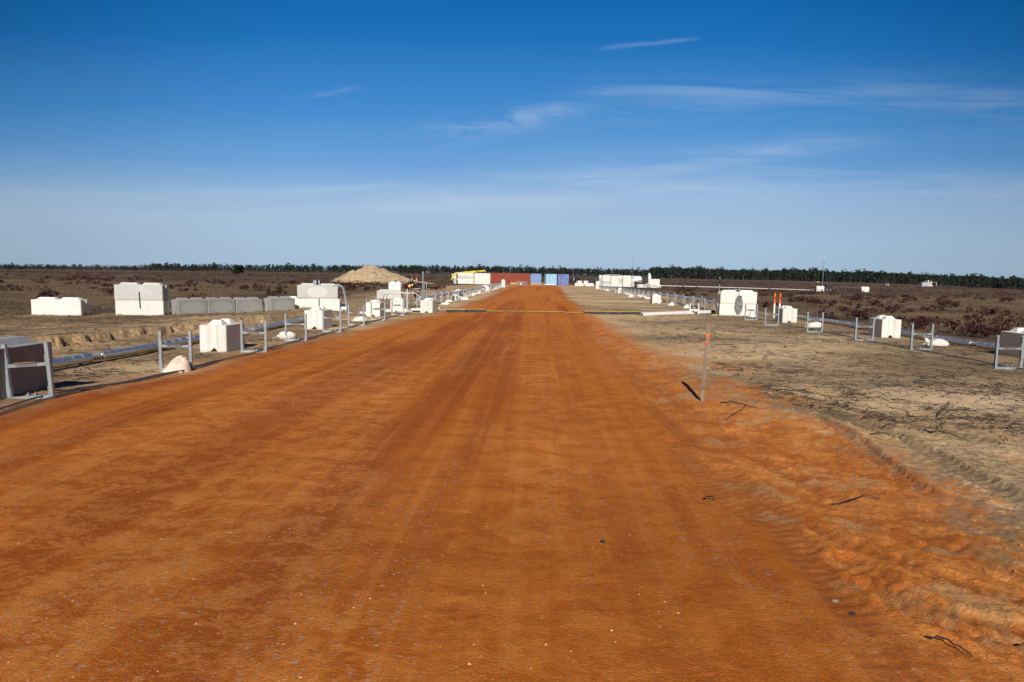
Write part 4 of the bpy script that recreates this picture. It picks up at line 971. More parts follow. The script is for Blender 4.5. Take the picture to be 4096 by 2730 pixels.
# ------------------------------------------------------------------ sand pile
def sand_pile():
    nx, ny = 150, 70; xs = np.linspace(-41, -16, nx); yq = np.linspace(141, 160, ny); X, Y = np.meshgrid(xs, yq)
    Hh = np.zeros_like(X)
    for (x0, y0, h0, sl_) in [(-34.8, 149, 2.75, .68), (-33.4, 150.5, 2.6, .7), (-32.5, 150.5, 3.3, .75), (-31.9, 150.5, 3.95, .66), (-30.9, 150.5, 3.85, .62), (-29.2, 151, 3.25, .6), (-27.2, 151, 2.55, .55), (-25.3, 151, 1.75, .5), (-23.4, 151, 1.0, .4), (-21.5, 150, 0.6, .3), (-36.6, 151, 1.7, .5), (-19.5, 148, .3, .2)]:
        d = np.hypot(X - x0, (Y - y0) * 1.0); Hh = np.maximum(Hh, h0 - np.sqrt(d * d + 0.25) * sl_ + 0.3)
    Hh = Hh + np.clip(Hh, 0, 0.6) * (0.9 * (fbm(X * 0.6, Y * 0.6, 4, 401) - 0.5) + 0.35 * (fbm(X * 2.2, Y * 2.2, 3, 402) - 0.5)) - 0.02
    Hh += np.clip(Hh, 0, .5) * 0.5 * (fbm(X * 1.1, Y * 1.1, 4, 404, .6) - .5); gul = fbm(X * 2.0 + Y * 0.3, Y * 0.35, 3, 403); Hh -= np.clip(Hh, 0, .5) * 0.3 * ss(gul, 0.55, 0.7)
    Z = H(X, Y) + Hh
    idx = np.arange(nx * ny).reshape(ny, nx); Fq = np.stack([idx[:-1, :-1], idx[:-1, 1:], idx[1:, 1:], idx[1:, :-1]], -1).reshape(-1, 4)
    o = npmesh('sand_pile', np.stack([X, Y, Z], -1).reshape(-1, 3), Fq, M_sand, smooth=True)
    tag(o, 'big pale heap of excavated sand with two crests, beyond the left field', 'sand pile')
sand_pile()

# ------------------------------------------------------------------ far block walls
def wallrun(px0, Y, cols, rows, label, group, gaps=(), rot=0.0, kind='full', mats=None):
    p = atY(px0, Y); x = p.x; LL = MBLK[kind][1]
    for c_ in range(cols):
        if c_ in gaps: x += 0.12
        for r_ in range(rows):
            mt = random.choice([M_white, M_white, M_pale]) if mats is None else mats
            yy = Y + (0.25 if c_ in gaps else 0) + random.uniform(-.02, .02)
            tag_l = label % ('top' if r_ == rows - 1 else ('bottom' if r_ == 0 else 'middle'))
            block(kind, mt, (x + LL / 2, yy + 0.3, p.z - 0.05 + r_ * (BH + 0.004)), rot + R(random.uniform(-.5, .5)), tag_l, group)
        x += LL + 0.015
def endcol(px, Y, rows, label, group):
    p = atY(px, Y)
    for r_ in range(rows):
        block('full', random.choice([M_white, M_pale]), (p.x + 0.3, Y + 0.9, p.z - 0.05 + r_ * (BH + 0.004)), R(90 + random.uniform(-.5, .5)), label % ('top' if r_ == rows - 1 else ('bottom' if r_ == 0 else 'middle')), group)
GWL, GWR, GWF = 'blocks of the wall below the yellow crane boom', 'blocks of the wall at the end of the right row', 'blocks of the small wall left of the long white pipe'
endcol(1815, 158, 4, 'block in the %s part of the left end column of the crane wall', GWL)
wallrun(1831, 158, 4, 4, 'block in the %s part of the wall below the yellow boom', GWL, gaps=(2,))
endcol(2396, 153, 4, 'block in the %s part of the end column nearest the blue pickup', GWR)
wallrun(2409, 153, 2, 4, 'block in the %s part of the wall right of the blue pickup', GWR, gaps=(1,))
wallrun(2475, 153, 1, 4, 'narrow block in the %s part of the wall right of the blue pickup', GWR, kind='half')
wallrun(2491, 152, 1, 4, 'block in the %s part of the lone stack before the white tanker', GWR)
endcol(2525, 155, 4, 'block in the %s part of the slim column touching the white tanker', GWR)
wallrun(2593, 150, 2, 3, 'pale block in the %s part of the small wall', GWF, kind='mid')
wallrun(2600, 149, 2, 1, 'low block lying before the small wall, %s row', GWF, kind='mid', mats=M_white)
for k, (px, Y) in enumerate([(2556, 148), (2568, 148.4), (2580, 148)]):
    p = atY(px, Y); block('half', M_white, p, R(4), ['left', 'middle', 'right'][k] + ' one of three low white blocks between tanker and small wall', 'low white blocks by the tanker')
for k, (px, Y) in enumerate([(2585, 147.5), (2590, 147.5)]):
    pole(px, Y, 1134 + k, 0.07, M_wpaint, 'white_bollard', ['left', 'right'][k] + ' short white bollard beside the small wall', 'bollard', 'white bollards by the small wall')
# slab on top
p = atY(2425, 153); o = MB().box((0, 0, 0), (3.1, 0.9, 0.14)).build('concrete_slab', M_pale); o.location = (p.x + 1.4, 153.5, p.z + 4 * (BH + .004) + 0.12); tag(o, 'thin pale slab laid across the top of the wall at the right row end', 'slab')

# ------------------------------------------------------------------ containers
def container(px, Y, L_, rz, material, label, yo=0.0, doors=False, W=2.44, Hc=2.59, marks=False):
    p = atY(px, Y); e = empty('shipping_container', p, rz, label, 'shipping container', 'shipping containers across the road end')
    def corr(n_, length, axis, sgn, off):
        m = MB(); pitch = length / n_; pr2 = []
        for i in range(n_):
            x0 = -length / 2 + i * pitch
            pr2 += [(x0, 0), (x0 + pitch * .3, 0), (x0 + pitch * .45, -0.05), (x0 + pitch * .85, -0.05)]
        pr2.append((length / 2, 0)); vs = []
        for a, b_ in pr2:
            for z in (0.16, Hc - 0.10): vs.append((a, off + sgn * (0.0 - b_ * -1), z) if axis == 'X' else (off + sgn * (b_), a, z))
        fs = [(2 * i, 2 * i + 2, 2 * i + 3, 2 * i + 1) for i in range(len(pr2) - 1)]
        return m.add(vs, fs)
    x, yv = L_ / 2, W / 2
    MB().box((0, 0, Hc / 2 + 0.03), (L_ - 0.14, W - 0.14, Hc - 0.16)).build('inner_shell', material, e)
    for sg in (-1, 1): corr(int(L_ / 0.28), L_ - 0.16, 'X', -sg, sg * yv - sg * 0.0).build('side_panel', material, e)
    for sg in (-1, 1): corr(int(W / 0.28), W - 0.16, 'Y', sg, sg * x).build('end_panel', material, e)
    m = MB()
    for a in (-1, 1):
        for b_ in (-1, 1): m.box((a * (x - .06), b_ * (yv - .06), Hc / 2), (0.14, 0.14, Hc))
        m.box((0, a * (yv - .045), Hc - 0.06), (L_ - .2, 0.10, 0.12)); m.box((0, a * (yv - .045), 0.09), (L_ - .2, 0.10, 0.16))
        m.box((a * (x - .045), 0, Hc - 0.06), (0.10, W - .2, 0.12)); m.box((a * (x - .045), 0, 0.09), (0.10, W - .2, 0.16))
    m.build('corner_frame', material, e)
    MB().box((0, 0, Hc - 0.03), (L_ - 0.1, W - 0.1, 0.03)).build('roof', material, e)
    if marks:
        for k, (a, w_) in enumerate([(-0.6, 0.8), (0.15, 0.12), (0.55, 0.10), (0.8, 0.10)]):
            MB().box((a, -yv - 0.006, 1.72), (w_, 0.006, 0.26 if k == 0 else 0.2)).build('painted_marking', mat('dark_red_mark', col=(0.13, 0.02, 0.015)), e)
    return e
container(2070, 166.2, 6.06, 0, M_cred, 'rust-red container facing the road, nearer of the two red ones', marks=True)
container(1998, 170.5, 6.06, 0, M_cred, 'second rust-red container set back at the left behind the first')
container(2142, 167.5, 6.06, R(90), M_cb1, 'pale blue container seen end on, touching the red container')
container(2202, 166.5, 6.06, R(91), M_cb2, 'sky-blue container seen end on, middle of the blue ones')
container(2250, 164.5, 6.06, R(89), M_cb3, 'streaked violet-blue container, rightmost one')
p = atY(2226, 163.6); o = MB().box((0, 0, 1.25), (0.06, 1.15, 2.4)).build('open_door', M_cdark); o.location = p; o.rotation_euler = (0, 0, R(60)); tag(o, 'dark open container door between the two right blue containers', 'door')
for k, (px, Y, w_, h) in enumerate([(2142, 161.5, 2.3, 0.42), (2055, 161.5, 1.6, 0.55)]):
    p = atY(px, Y); m = MB()
    for r_ in range(int(h / 0.07)): m.box((random.uniform(-.05, .05), 0, 0.04 + r_ * 0.07), (w_, 0.8, 0.06))
    o = m.build('plank_stack', M_plank); o.location = p; tag(o, ['stack of yellow planks in front of the pale blue container', 'stack of yellow planks before the red container'][k], 'plank stack', 'plank stacks by the containers')
for i in range(16):
    c = copy_tree(proto2); p = atY(2072 + i * 2.4, 160.3 + (i % 2) * .5); c.location = (p.x, p.y, p.z); c.rotation_euler = (0, 0, R(80 + random.uniform(-15, 15))); c['label'] = 'spare steel frame stacked upright in front of the red container'; c['group'] = 'spare frames in front of the red container'
p = atY(2083, 159.6); o = MB().box((0, 0, 0.1), (0.35, 0.3, 0.6)).build('white_crate', M_wpaint, bevel=.02); o.location = p; tag(o, 'white crate standing before the spare frames', 'crate')
p = atY(2200, 163.2); o = MB().box((0, 0, 0.08), (2.6, 0.25, 0.16)).build('white_sill', M_wpaint, bevel=.02); o.location = p; tag(o, 'white sill lying at the foot of the sky-blue container', 'sill')
for k, (px, Y, ty) in enumerate([(2203, 150, 1119), (2219, 128, 1141)]): pole(px, Y, ty, 0.018, M_galvdk, 'thin_rod', ['thin dark rod before the sky-blue container', 'thin rod on the right road edge short of the containers'][k], 'rod', 'thin rods by the road end')
# totes on blocks
for k, (px0, px1) in enumerate([(2300, 2332), (2342, 2374)]):
    p = atY((px0 + px1) / 2, 148); block('full', M_white, p, R(2), ['left low block in front of the white totes', 'right low block in front of the white totes'][k], 'low blocks before the totes')
    p = atY((2318, 2342)[k], 156); e = empty('bulk_tote', p, 0, ['left white cube tote near the dark car', 'right white cube tote near the blue pickup'][k], 'tote', 'white totes')
    MB().box((0, 0, 0.66), (0.96, 1.1, 1.0)).build('tank', M_wpipe, e, bevel=0.06); MB().box((0, 0, 0.08), (1.0, 1.2, 0.14)).build('pallet', M_plank, e)
    m = MB()
    for z in (0.2, 0.55, 0.9, 1.14): m.box((0, -0.57, z), (1.02, 0.03, 0.03))
    m.build('cage_front', M_galv, e)
    for a in (-.5, -.17, .17, .5): MB().box((a, -0.585, 0.67), (0.03, 0.02, 1.0)).build('cage_bar', M_galv, e)
# ------------------------------------------------------------------ vehicles
def wheel(parent, x, y, r=0.37, wd=0.24):
    t_ = MB().lathe([(r * .6, -wd / 2), (r * .95, -wd / 2), (r, -wd * .3), (r, wd * .3), (r * .95, wd / 2), (r * .6, wd / 2)], c=(x, y, r), n=20, axis='Y').build('tyre', M_black, parent, smooth=True)
    MB().lathe([(0.05, -wd * .53), (r * .55, -wd * .50), (r * .6, wd * .5), (0.05, wd * .53)], c=(x, y, r), n=14, axis='Y').build('rim', M_galv, t_, smooth=True)
def pickup(p, rz, paint, label, cover=None):
    e = empty('pickup_truck', p, rz, label, 'pickup truck')
    lower = [(-2.7, .45), (-2.6, .42), (-2.1, .42), (-2.0, .75), (-1.75, .88), (-1.45, .88), (-1.2, .72), (-1.1, .42), (1.05, .42), (1.15, .72), (1.4, .88), (1.7, .88), (1.95, .74), (2.05, .42), (2.7, .45), (2.75, 1.02), (0.65, 1.05), (-1.1, 1.08), (-2.2, 1.02), (-2.68, .9)]
    MB().prism(lower, -0.95, 0.95, plane='XZ').build('body', paint, e, bevel=0.03)
    MB().prism([(-1.15, 1.07), (-0.45, 1.62), (0.5, 1.66), (0.72, 1.06)], -0.80, 0.80, plane='XZ').build('cab', paint, e, bevel=0.05)
    for sg in (-1, 1): MB().prism([(-0.95, 1.12), (-0.42, 1.55), (0.42, 1.58), (0.55, 1.12)], sg * 0.805 - .012, sg * 0.805 + .012, plane='XZ').build('side_window', M_glass, e)
    MB().add([(-1.17, -.72, 1.11), (-1.17, .72, 1.11), (-0.50, .68, 1.61), (-0.50, -.68, 1.61), (-1.13, -.72, 1.09), (-1.13, .72, 1.09), (-0.46, .68, 1.58), (-0.46, -.68, 1.58)], [(0, 1, 2, 3), (7, 6, 5, 4), (0, 4, 5, 1), (2, 6, 7, 3), (1, 5, 6, 2), (0, 3, 7, 4)]).build('windscreen', M_glass, e)
    for sg in (-1, 1): MB().box((-2.68, sg * .72, .82), (.08, .3, .16)).build('headlight', M_wpaint, e, bevel=.01)
    MB().box((-2.74, 0, .52), (.12, 1.8, .2)).build('bumper', M_galv, e, bevel=.03)
    for x in (-1.6, 1.55):
        for sg in (-1, 1): wheel(e, x, sg * .85)
    if cover: MB().box((1.7, 0, 1.3), (1.7, 1.6, 0.7)).build('bed_box', cover, e, bevel=.04)
    return e
pickup(atY(2392, 166), R(8), M_cnavy, 'dark blue pickup with a white box in its bed, half hidden by the block wall', M_wpaint)
def suv(p, rz, paint, label):
    e = empty('off_road_car', p, rz, label, 'car')
    MB().prism([(-2.2, .45), (-1.75, .45), (-1.65, .75), (-1.4, .86), (-1.1, .75), (-1.0, .45), (1.0, .45), (1.1, .75), (1.35, .86), (1.6, .75), (1.7, .45), (2.2, .5), (2.25, 1.05), (-1.0, 1.1), (-2.2, 1.0)], -0.92, 0.92, plane='XZ').build('body', paint, e, bevel=.04)
    MB().prism([(-0.9, 1.09), (-0.5, 1.68), (2.0, 1.72), (2.2, 1.06)], -0.84, 0.84, plane='XZ').build('cab', paint, e, bevel=.06)
    MB().box((2.16, 0, 1.42), (.05, 1.3, .4)).build('rear_window', M_glass, e)
    for sg in (-1, 1):
        MB().box((0.7, sg * .845, 1.4), (2.2, .03, .36)).build('side_window', M_glass, e)
        MB().box((2.26, sg * .75, .95), (.05, .18, .25)).build('tail_light', M_red, e)
    MB().box((2.27, 0, .82), (.04, .4, .18)).build('number_plate', M_wpaint, e)
    MB().box((2.3, 0, .55), (.14, 1.8, .2)).build('bumper', M_black, e, bevel=.03)
    for x in (-1.4, 1.35):
        for sg in (-1, 1): wheel(e, x, sg * .82)
suv(atY(2297, 172), R(-78), M_cblack, 'black car seen from behind, right of the blue containers')
# tanker
p = atY(2540, 166); e = empty('tanker_trailer', p, R(-2), 'white tanker trailer behind the slim block column', 'tanker')
MB().lathe([(0.1, -2.6), (0.62, -2.55), (0.78, -2.4), (0.80, 0), (0.78, 1.35), (0.60, 1.5), (0.1, 1.56)], c=(0, 0, 1.72), n=24, axis='X').build('tank', M_wpaint, e, smooth=True)
MB().box((-0.6, 0, 0.82), (4.0, 1.0, 0.14)).build('chassis', M_cdark, e)
MB().box((1.1, -0.3, 1.25), (0.75, 1.1, 0.7)).build('pump_cabinet', M_galvdk, e)
for x in (-1.6, -0.4):
    for sg in (-1, 1): wheel(e, x, sg * .8, .42)
MB().box((1.58, 0, 1.75), (0.05, 0.5, 0.5)).build('orange_panel', M_orange, e)
# crane
p = atY(1842, 171); e = empty('mobile_crane', p, R(3), 'yellow mobile crane with its boom lying above the block wall', 'crane')
MB().box((0, 0, 0.95), (4.6, 2.2, 0.5)).build('carrier', M_yellow, e, bevel=.04)
for x in (-1.5, 1.5):
    for sg in (-1, 1): wheel(e, x, sg * 1.05, .62, .45)
MB().box((-1.5, 0, 1.7), (1.5, 1.8, 1.1)).build('engine_deck', M_yellow, e, bevel=.05); MB().box((-2.35, 0, 1.5), (.5, 1.9, 1.0)).build('counterweight', M_cdark, e, bevel=.03)
MB().box((-0.3, -0.75, 2.0), (1.1, .7, 1.3)).build('cab', M_glass, e, bevel=.05)
d_ = (pt(1940, 1083.5, 170) - pt(1834, 1094, 170)); a_ = pt(1834, 1094, 170) - p; 
def beam(name, a, b, h0, h1, w_, material, parent):
    a, b = Vector(a), Vector(b); vs = []
    for q_, h_ in ((a, h0), (b, h1)): vs += [q_ + Vector((0, -w_ / 2, -h_ / 2)), q_ + Vector((0, w_ / 2, -h_ / 2)), q_ + Vector((0, w_ / 2, h_ / 2)), q_ + Vector((0, -w_ / 2, h_ / 2))]
    return MB().add(vs, [(3, 2, 1, 0), (4, 5, 6, 7), (0, 1, 5, 4), (1, 2, 6, 5), (2, 3, 7, 6), (3, 0, 4, 7)]).build(name, material, parent, bevel=.02)
bm_ = beam('boom', a_ + d_ * .05, a_ + d_ * .62, .50, .50, .5, M_yellow, e); beam('boom_extension', a_ + d_ * .6, a_ + d_ * 1.0, .36, .36, .38, M_yellow, e)
beam('boom_tip', a_ + d_ * .97 + Vector((0, 0, .1)), a_ + d_ * 1.04 + Vector((0, 0, -.45)), .25, .2, .3, M_galv, e)
beam('lift_cylinder', a_ + d_ * .45 + Vector((0, 0, -.3)), a_ + Vector((0.9, 0, -.9)), .2, .2, .2, M_yellow, e)
MB().box(a_ + d_ * .72 + Vector((0, -0.20, 0.0)), (0.9, .02, .12)).build('boom_lettering', M_ink, e)
MB().box(a_ + Vector((-.3, 0, -0.1)), (0.9, .8, .7)).build('boom_pivot', M_yellow, e, bevel=.03)

# ------------------------------------------------------------------ right-hand distance
a, b_ = atY(2643, 150), atY(3258, 165)
zl = [pt(2643, 1143.5, 150), pt(2950, 1152, 157.5), pt(3258, 1161.5, 165)]
e = empty('long_white_pipe', zl[0], 0, 'long straight white pipe running across the right field on short stands', 'pipe')
MB().tube([z - zl[0] for z in zl], 0.075, 8).build('pipe_body', M_wpipe, e, smooth=True)
for i in range(13):
    f = i / 12; q_ = zl[0].lerp(zl[2], f); g_ = gz(q_.x, q_.y); MB().box((q_.x - zl[0].x, q_.y - zl[0].y, (q_.z + g_) / 2 - zl[0].z - .08), (.06, .06, max(.1, q_.z - g_))).build('stand', M_galvdk, e)
for k, (px, Y) in enumerate([(3279, 166), (3458, 166)]):
    p = atY(px, Y)
    for r_ in range(2): block('full', M_white, (p.x, p.y, p.z - .03 + r_ * (BH + .004)), R(-3), '%s block of the far two-high stack %s' % (['lower', 'upper'][r_], ['at the foot of the tall mast', 'right of the dark rack'][k]), 'far two-high stacks in the right field')
p = atY(3288, 166.8); e = empty('radio_mast', p, 0, 'tall thin radio mast rising above the treeline on the right', 'mast'); hm = (pt(3291, 1021, 166.8) - p).z
MB().tube([(0, 0, 0), (0, 0, hm * .6)], 0.055, 8).build('mast_lower', M_galv, e, smooth=True); MB().tube([(0, 0, hm * .6), (0, 0, hm * .92)], 0.035, 8).build('mast_upper', M_galvdk, e, smooth=True)
MB().lathe([(0.05, hm * .90), (0.06, hm * .985), (0.02, hm)], n=10).build('antenna', M_wpipe, e, smooth=True); MB().box((-0.2, 0, hm * .67), (.18, .12, .35)).build('radio_box', M_galvdk, e); MB().box((0.05, 0, hm * .62), (.14, .1, .2)).build('clamp', M_galvdk, e)
p = atY(3308, 168); e = empty('generator_cart', p, 0, 'dark equipment cart beside the foot of the mast', 'cart')
MB().box((0.1, 0, .75), (1.6, 1.2, .7)).build('housing', M_cdark, e, bevel=.04); MB().box((-0.3, 0, 1.3), (.5, .8, .5)).build('control_panel', M_black, e, bevel=.03); wheel(e, -.4, -.6, .35); wheel(e, .5, -.6, .35)
MB().tube([(-1.9, 0, .7), (-.7, 0, .7)], .04, 6).build('tow_bar', M_cdark, e)
p = atY(3385, 168); e = empty('pipe_rack', p, 0, 'low dark rack between the two far block stacks', 'rack'); MB().box((0, 0, 1.08), (7.4, .9, .08)).build('top_deck', M_galvdk, e)
MB().box((0, 0, .35), (7.4, .7, .07)).build('lower_rail', M_cdark, e)
for i in range(9): MB().box((-3.5 + i * .87, -.35, .53), (.08, .08, 1.06)).build('leg', M_cdark, e)
p = atY(3270, 172); e = empty('field_umbrella', p, 0, 'small pale dish on a stalk above the far stack by the mast', 'dish'); MB().tube([(0, 0, 0), (0, 0, 2.1)], .05, 6).build('stalk', M_cdark, e); MB().lathe([(.01, 2.35), (.3, 2.28), (.42, 2.12), (.1, 2.1)], n=14).build('dish', M_plank, e, smooth=True)
# far shelter
p = atY(3710, 417); e = empty('concrete_shelter', p, R(3), 'far pale shelter with an open bay, before the right treeline', 'shelter')
M_shel = mat('shelter_wall', col=(0.42, 0.42, 0.44), var=.1, vscale=.6)
MB().box((-1.5, 0, 1.25), (6.2, 3, 2.5)).build('wall', M_shel, e, bevel=.03); MB().box((0, 0, 2.6), (9.4, 3.2, .22)).build('roof', M_shel, e); MB().box((4.5, 0, 1.25), (.3, 3, 2.5)).build('end_wall', M_shel, e); MB().box((3.0, 1.4, 1.25), (3, .2, 2.5)).build('back_wall', M_cdark, e)
MB().box((2.2, -.6, .7), (.8, .8, 1.4)).build('bay_locker', M_plank, e)
MB().box((-.6, -1.8, .6), (.5, .4, 1.1)).build('white_tank', M_wpaint, e, bevel=.05); MB().box((.3, -1.8, .65), (.6, .4, 1.2)).build('white_tank', M_wpaint, e, bevel=.05)
for k, (x_, h_, w_, mt) in enumerate([(-3, .6, .25, M_cdark), (-2.3, .7, .2, M_galvdk), (-1.2, 1.0, 1.0, M_galvdk), (.2, 1.2, .45, M_wpipe), (1.9, .8, .8, M_plank)]): MB().box((x_, 0, 2.71 + h_ / 2), (w_, .6, h_)).build('roof_gear', mt, e)
for k, px in enumerate((3546, 3553)):
    p = atY(px, 420); e = empty('marker_post', p, 0, ['left', 'right'][k] + ' far white-footed marker post left of the pale shelter', 'marker post', 'far marker posts'); MB().box((0, 0, .5), (.3, .3, 1.0)).build('post_body', M_wpaint, e); MB().box((0, 0, 1.15), (.3, .3, .3)).build('sleeve', M_orange, e)
for k, (px, Y, ty) in enumerate([(1648, 175, 1098), (1666, 150, 1098)]):
    p = atY(px, Y); h_ = (pt(px, ty, Y) - p).z; e = empty('marker_post', p, 0, ['red-topped marker post on the right foot of the sand pile, left one', 'red and white marker post right of the sand pile'][k], 'marker post', 'marker posts by the sand pile'); MB().lathe([(.09, -.1), (.09, h_ * .5)], n=10).build('post_body', M_wpaint, e); MB().lathe([(.092, h_ * .5), (.092, h_)], n=10).build('sleeve', M_red, e)
p = atY(2597, 600); e = empty('radar_tower', p, 0, 'white boxy tower with a round dome far beyond the block walls', 'tower'); MB().prism([(-1.15, 0), (1.3, 0), (1.2, 3.4), (-1.0, 3.4)], -1.2, 1.2, plane='XZ').build('cabin', M_wpaint, e, bevel=.08); MB().lathe([(.9, 3.3), (1.0, 3.9), (.9, 4.5), (.55, 5.0), (.05, 5.2)], n=20).build('dome', M_wpaint, e, smooth=True); MB().box((-1.3, 0, 3.3), (.5, 1.5, .15)).build('catwalk', M_galvdk, e)
pole(2532, 300, 1022, .07, M_galvdk, 'thin_mast', 'thin pole standing behind the slim block column', 'mast'); pole(2574, 500, 1085, .16, M_barkg, 'thin_mast', 'grey pole between tanker and domed tower', 'mast')
o = MB().lathe([(.02, 0), (.07, .02), (.07, .5), (.04, .52)], n=8).build('orange_marker', M_red); o.location = atY(2679, 148); tag(o, 'small red-orange marker under the long white pipe', 'marker')
o = MB().lathe([(.01, 0), (.05, .01), (.045, .12), (.01, .14)], n=8).build('orange_marker', M_orange); o.location = at(3730, 1240); tag(o, 'small orange marker low in the right field grass', 'marker')
o = MB().box((0, 0, .3), (2.2, .3, .05)).build('black_mat', M_black); p = atY(3505, 190); o.location = p; o.scale = (2, 4, 1); tag(o, 'flat black sheet lying in the right field right of the far stacks', 'sheet')

# ------------------------------------------------------------------ vegetation helpers (numpy)
def leafcloud(N, cen, rad, size, seed, flat=0.0):
    r = np.random.default_rng(seed); u = r.normal(size=(N, 3)); u /= np.linalg.norm(u, axis=1)[:, None]
    P = cen + u * (r.random((N, 1)) ** 0.45) * rad
    a = r.normal(size=(N, 3)); a /= np.linalg.norm(a, axis=1)[:, None]; b = np.cross(a, r.normal(size=(N, 3))); b /= np.linalg.norm(b, axis=1)[:, None]
    s_ = size * r.uniform(.6, 1.4, (N, 1)); V = np.stack([P - a * s_, P - b * s_ * .6, P + a * s_, P + b * s_ * .6], 1)
    return V
def prisms(P0, P1, r0, r1, k=3):
    """many tapered k-gon sticks"""
    P0, P1 = np.asarray(P0), np.asarray(P1); N = len(P0); d = P1 - P0; L = np.linalg.norm(d, axis=1)[:, None] + 1e-9; d = d / L
    ref = np.where(np.abs(d[:, 2:3]) > .9, np.array([[1., 0, 0]]), np.array([[0, 0, 1.]])); a = np.cross(d, ref); a /= np.linalg.norm(a, axis=1)[:, None]; b = np.cross(d, a)
    r0 = np.broadcast_to(np.asarray(r0, float).reshape(-1, 1), (N, 1)); r1 = np.broadcast_to(np.asarray(r1, float).reshape(-1, 1), (N, 1)); Vs = []
    for P, r in ((P0, r0), (P1, r1)):
        for i in range(k): q = 2 * math.pi * i / k; Vs.append(P + (a * math.cos(q) + b * math.sin(q)) * r)
    V = np.stack(Vs, 1); base = (np.arange(N) * 2 * k)[:, None]
    F = np.concatenate([base + np.array([[i, (i + 1) % k, k + (i + 1) % k, k + i]]) for i in range(k)], 0)
    return V.reshape(-1, 3), F
def quads(V): n = V.shape[0]; return V.reshape(-1, 3), np.arange(n * 4).reshape(n, 4)
# ---- trees at the horizon
def crown(seed, h, w_, base, n=26, s=1.0, conic=False):
    r = np.random.default_rng(seed); out = []
    nb = r.integers(3, 6)
    for i in range(nb):
        z = base + (h - base) * (i + .6) / nb; k = (1 - 0.55 * (i / nb)) if conic else (0.7 + .3 * math.sin(math.pi * (i + .5) / nb))
        out.append(leafcloud(n // nb + 1, np.array([r.uniform(-.3, .3) * w_, r.uniform(-.3, .3) * w_, z]), np.array([w_ * k * .5, w_ * k * .5, (h - base) / nb * .75]), s, seed * 31 + i))
    return np.concatenate(out)
CR = [crown(i, 1.0, 0.44, 0.30, 34, 0.085) for i in range(14)]
def forest(name, label, spans, seed):
    r = np.random.default_rng(seed); LV = []; T0 = []; T1 = []; TR = []
    for (px0, px1, D0, D1, h0, h1, n) in spans:
        for i in range(n):
            f = r.random(); px = px0 + (px1 - px0) * f; D = r.uniform(D0, D1); x = (px - 2048) / FPX * D
            hh = r.uniform(h0, h1) * (0.84 + 0.26 * float(fbm(np.array([px * .013]), np.array([seed * 1.7]), 3, 500)[0])) * (1.25 if r.random() < .05 else 1)
            z = gz(x, D); V = CR[r.integers(len(CR))].copy(); a = r.random() * 6.28; ca, sa = math.cos(a), math.sin(a)
            wx = hh * r.uniform(.8, 1.25); V = np.stack([(V[..., 0] * ca - V[..., 1] * sa) * wx + x, (V[..., 0] * sa + V[..., 1] * ca) * wx + D, V[..., 2] * hh + z], -1)
            LV.append(V); T0.append((x, D, z - .5)); T1.append((x, D, z + hh * .85)); TR.append(hh * .014 + .06)
    V, F = quads(np.concatenate(LV)); o = npmesh(name, V, F, M_pine)
    V, F = prisms(T0, T1, np.array(TR), np.array(TR) * .4); t_ = npmesh('trunk', V, F, M_barkg, o); t_['kind'] = 'stuff'
    rr2 = np.random.default_rng(seed + 9); T = np.repeat(np.array(T0), 5, 0); n_ = len(T); c0_ = T + np.stack([rr2.normal(size=n_) * 3, rr2.normal(size=n_) * 6, .5 + rr2.random(n_) * 7.0], 1)
    V = np.concatenate([leafcloud(1, q_, np.array([.5, .5, .5]), 1.7, int(k_)) for k_, q_ in enumerate(c0_)]); V, F = quads(V); u_ = npmesh('understory', V, F, M_under, o); u_['kind'] = 'stuff'
    tag(o, label, 'forest', kind='stuff')
forest('pine_forest', 'dark pine forest closing the horizon on the left and centre', [(-150, 800, 1450, 1700, 8, 13, 420), (600, 1700, 1250, 1500, 10, 15, 620), (1600, 2650, 1300, 1600, 12, 17, 650), (1700, 2600, 1250, 1300, 10, 17, 120)], 3)
forest('pine_forest', 'taller dark pine forest closing the horizon on the right', [(2600, 3300, 950, 1150, 12, 15.5, 900), (3200, 4350, 930, 1100, 12.5, 15.5, 1400), (2580, 4350, 900, 940, 10, 15, 320)], 4)
def tree(name, px, Y, topy, wpx, seed, label, group, leaf=M_pine, base=.35, n=160, dense=1.0, conic=False):
    p = atY(px, Y); h = (pt(px, topy, Y) - p).z; w_ = wpx / FPX * Y
    e = empty(name, p, 0, label, 'tree', group); V = crown(seed, h, w_, h * base, n, w_ * .09 * dense, conic); V, F = quads(V); npmesh('crown', V, F, leaf, e)
    MB().tube([(0, 0, -.3), (w_ * .02, 0, h * .5), (0, 0, h * .9)], [h * .02 + .05, h * .015 + .03, .02], 7).build('trunk', M_bark, e, smooth=True)
GT = 'single trees standing out from the forest'
tree('oak_tree', 940, 520, 1063, 55, 61, 'round dark bushy oak before the left forest', GT, base=.05, n=420, dense=.8)
tree('pine_tree', 2170, 520, 1068, 24, 62, 'tall narrow pine rising behind the gap between the blue containers', GT, base=.1, n=300, conic=True)
tree('pine_tree', 1259, 900, 1056, 26, 63, 'highest bushy pine of the left forest, left of the sand pile', GT)
tree('pine_tree', 1339, 900, 1064, 24, 64, 'bushy pine just left of the sand pile', GT)
tree('pine_tree', 1150, 950, 1066, 20, 65, 'small bushy pine left of the highest one', GT)
tree('pine_tree', 851, 1000, 1064, 22, 66, 'pine with pointed top left of the round oak', GT)
tree('pine_tree', 2340, 1000, 1077, 26, 67, 'flat-topped pine behind the black car', GT, base=.55, n=80)
tree('pine_tree', 2552, 900, 1075, 22, 68, 'open-crowned pine above the white tanker', GT, base=.4, n=90)
tree('pine_tree', 2478, 900, 1077, 22, 69, 'open-crowned pine above the wall at the right row end', GT, base=.4, n=90)
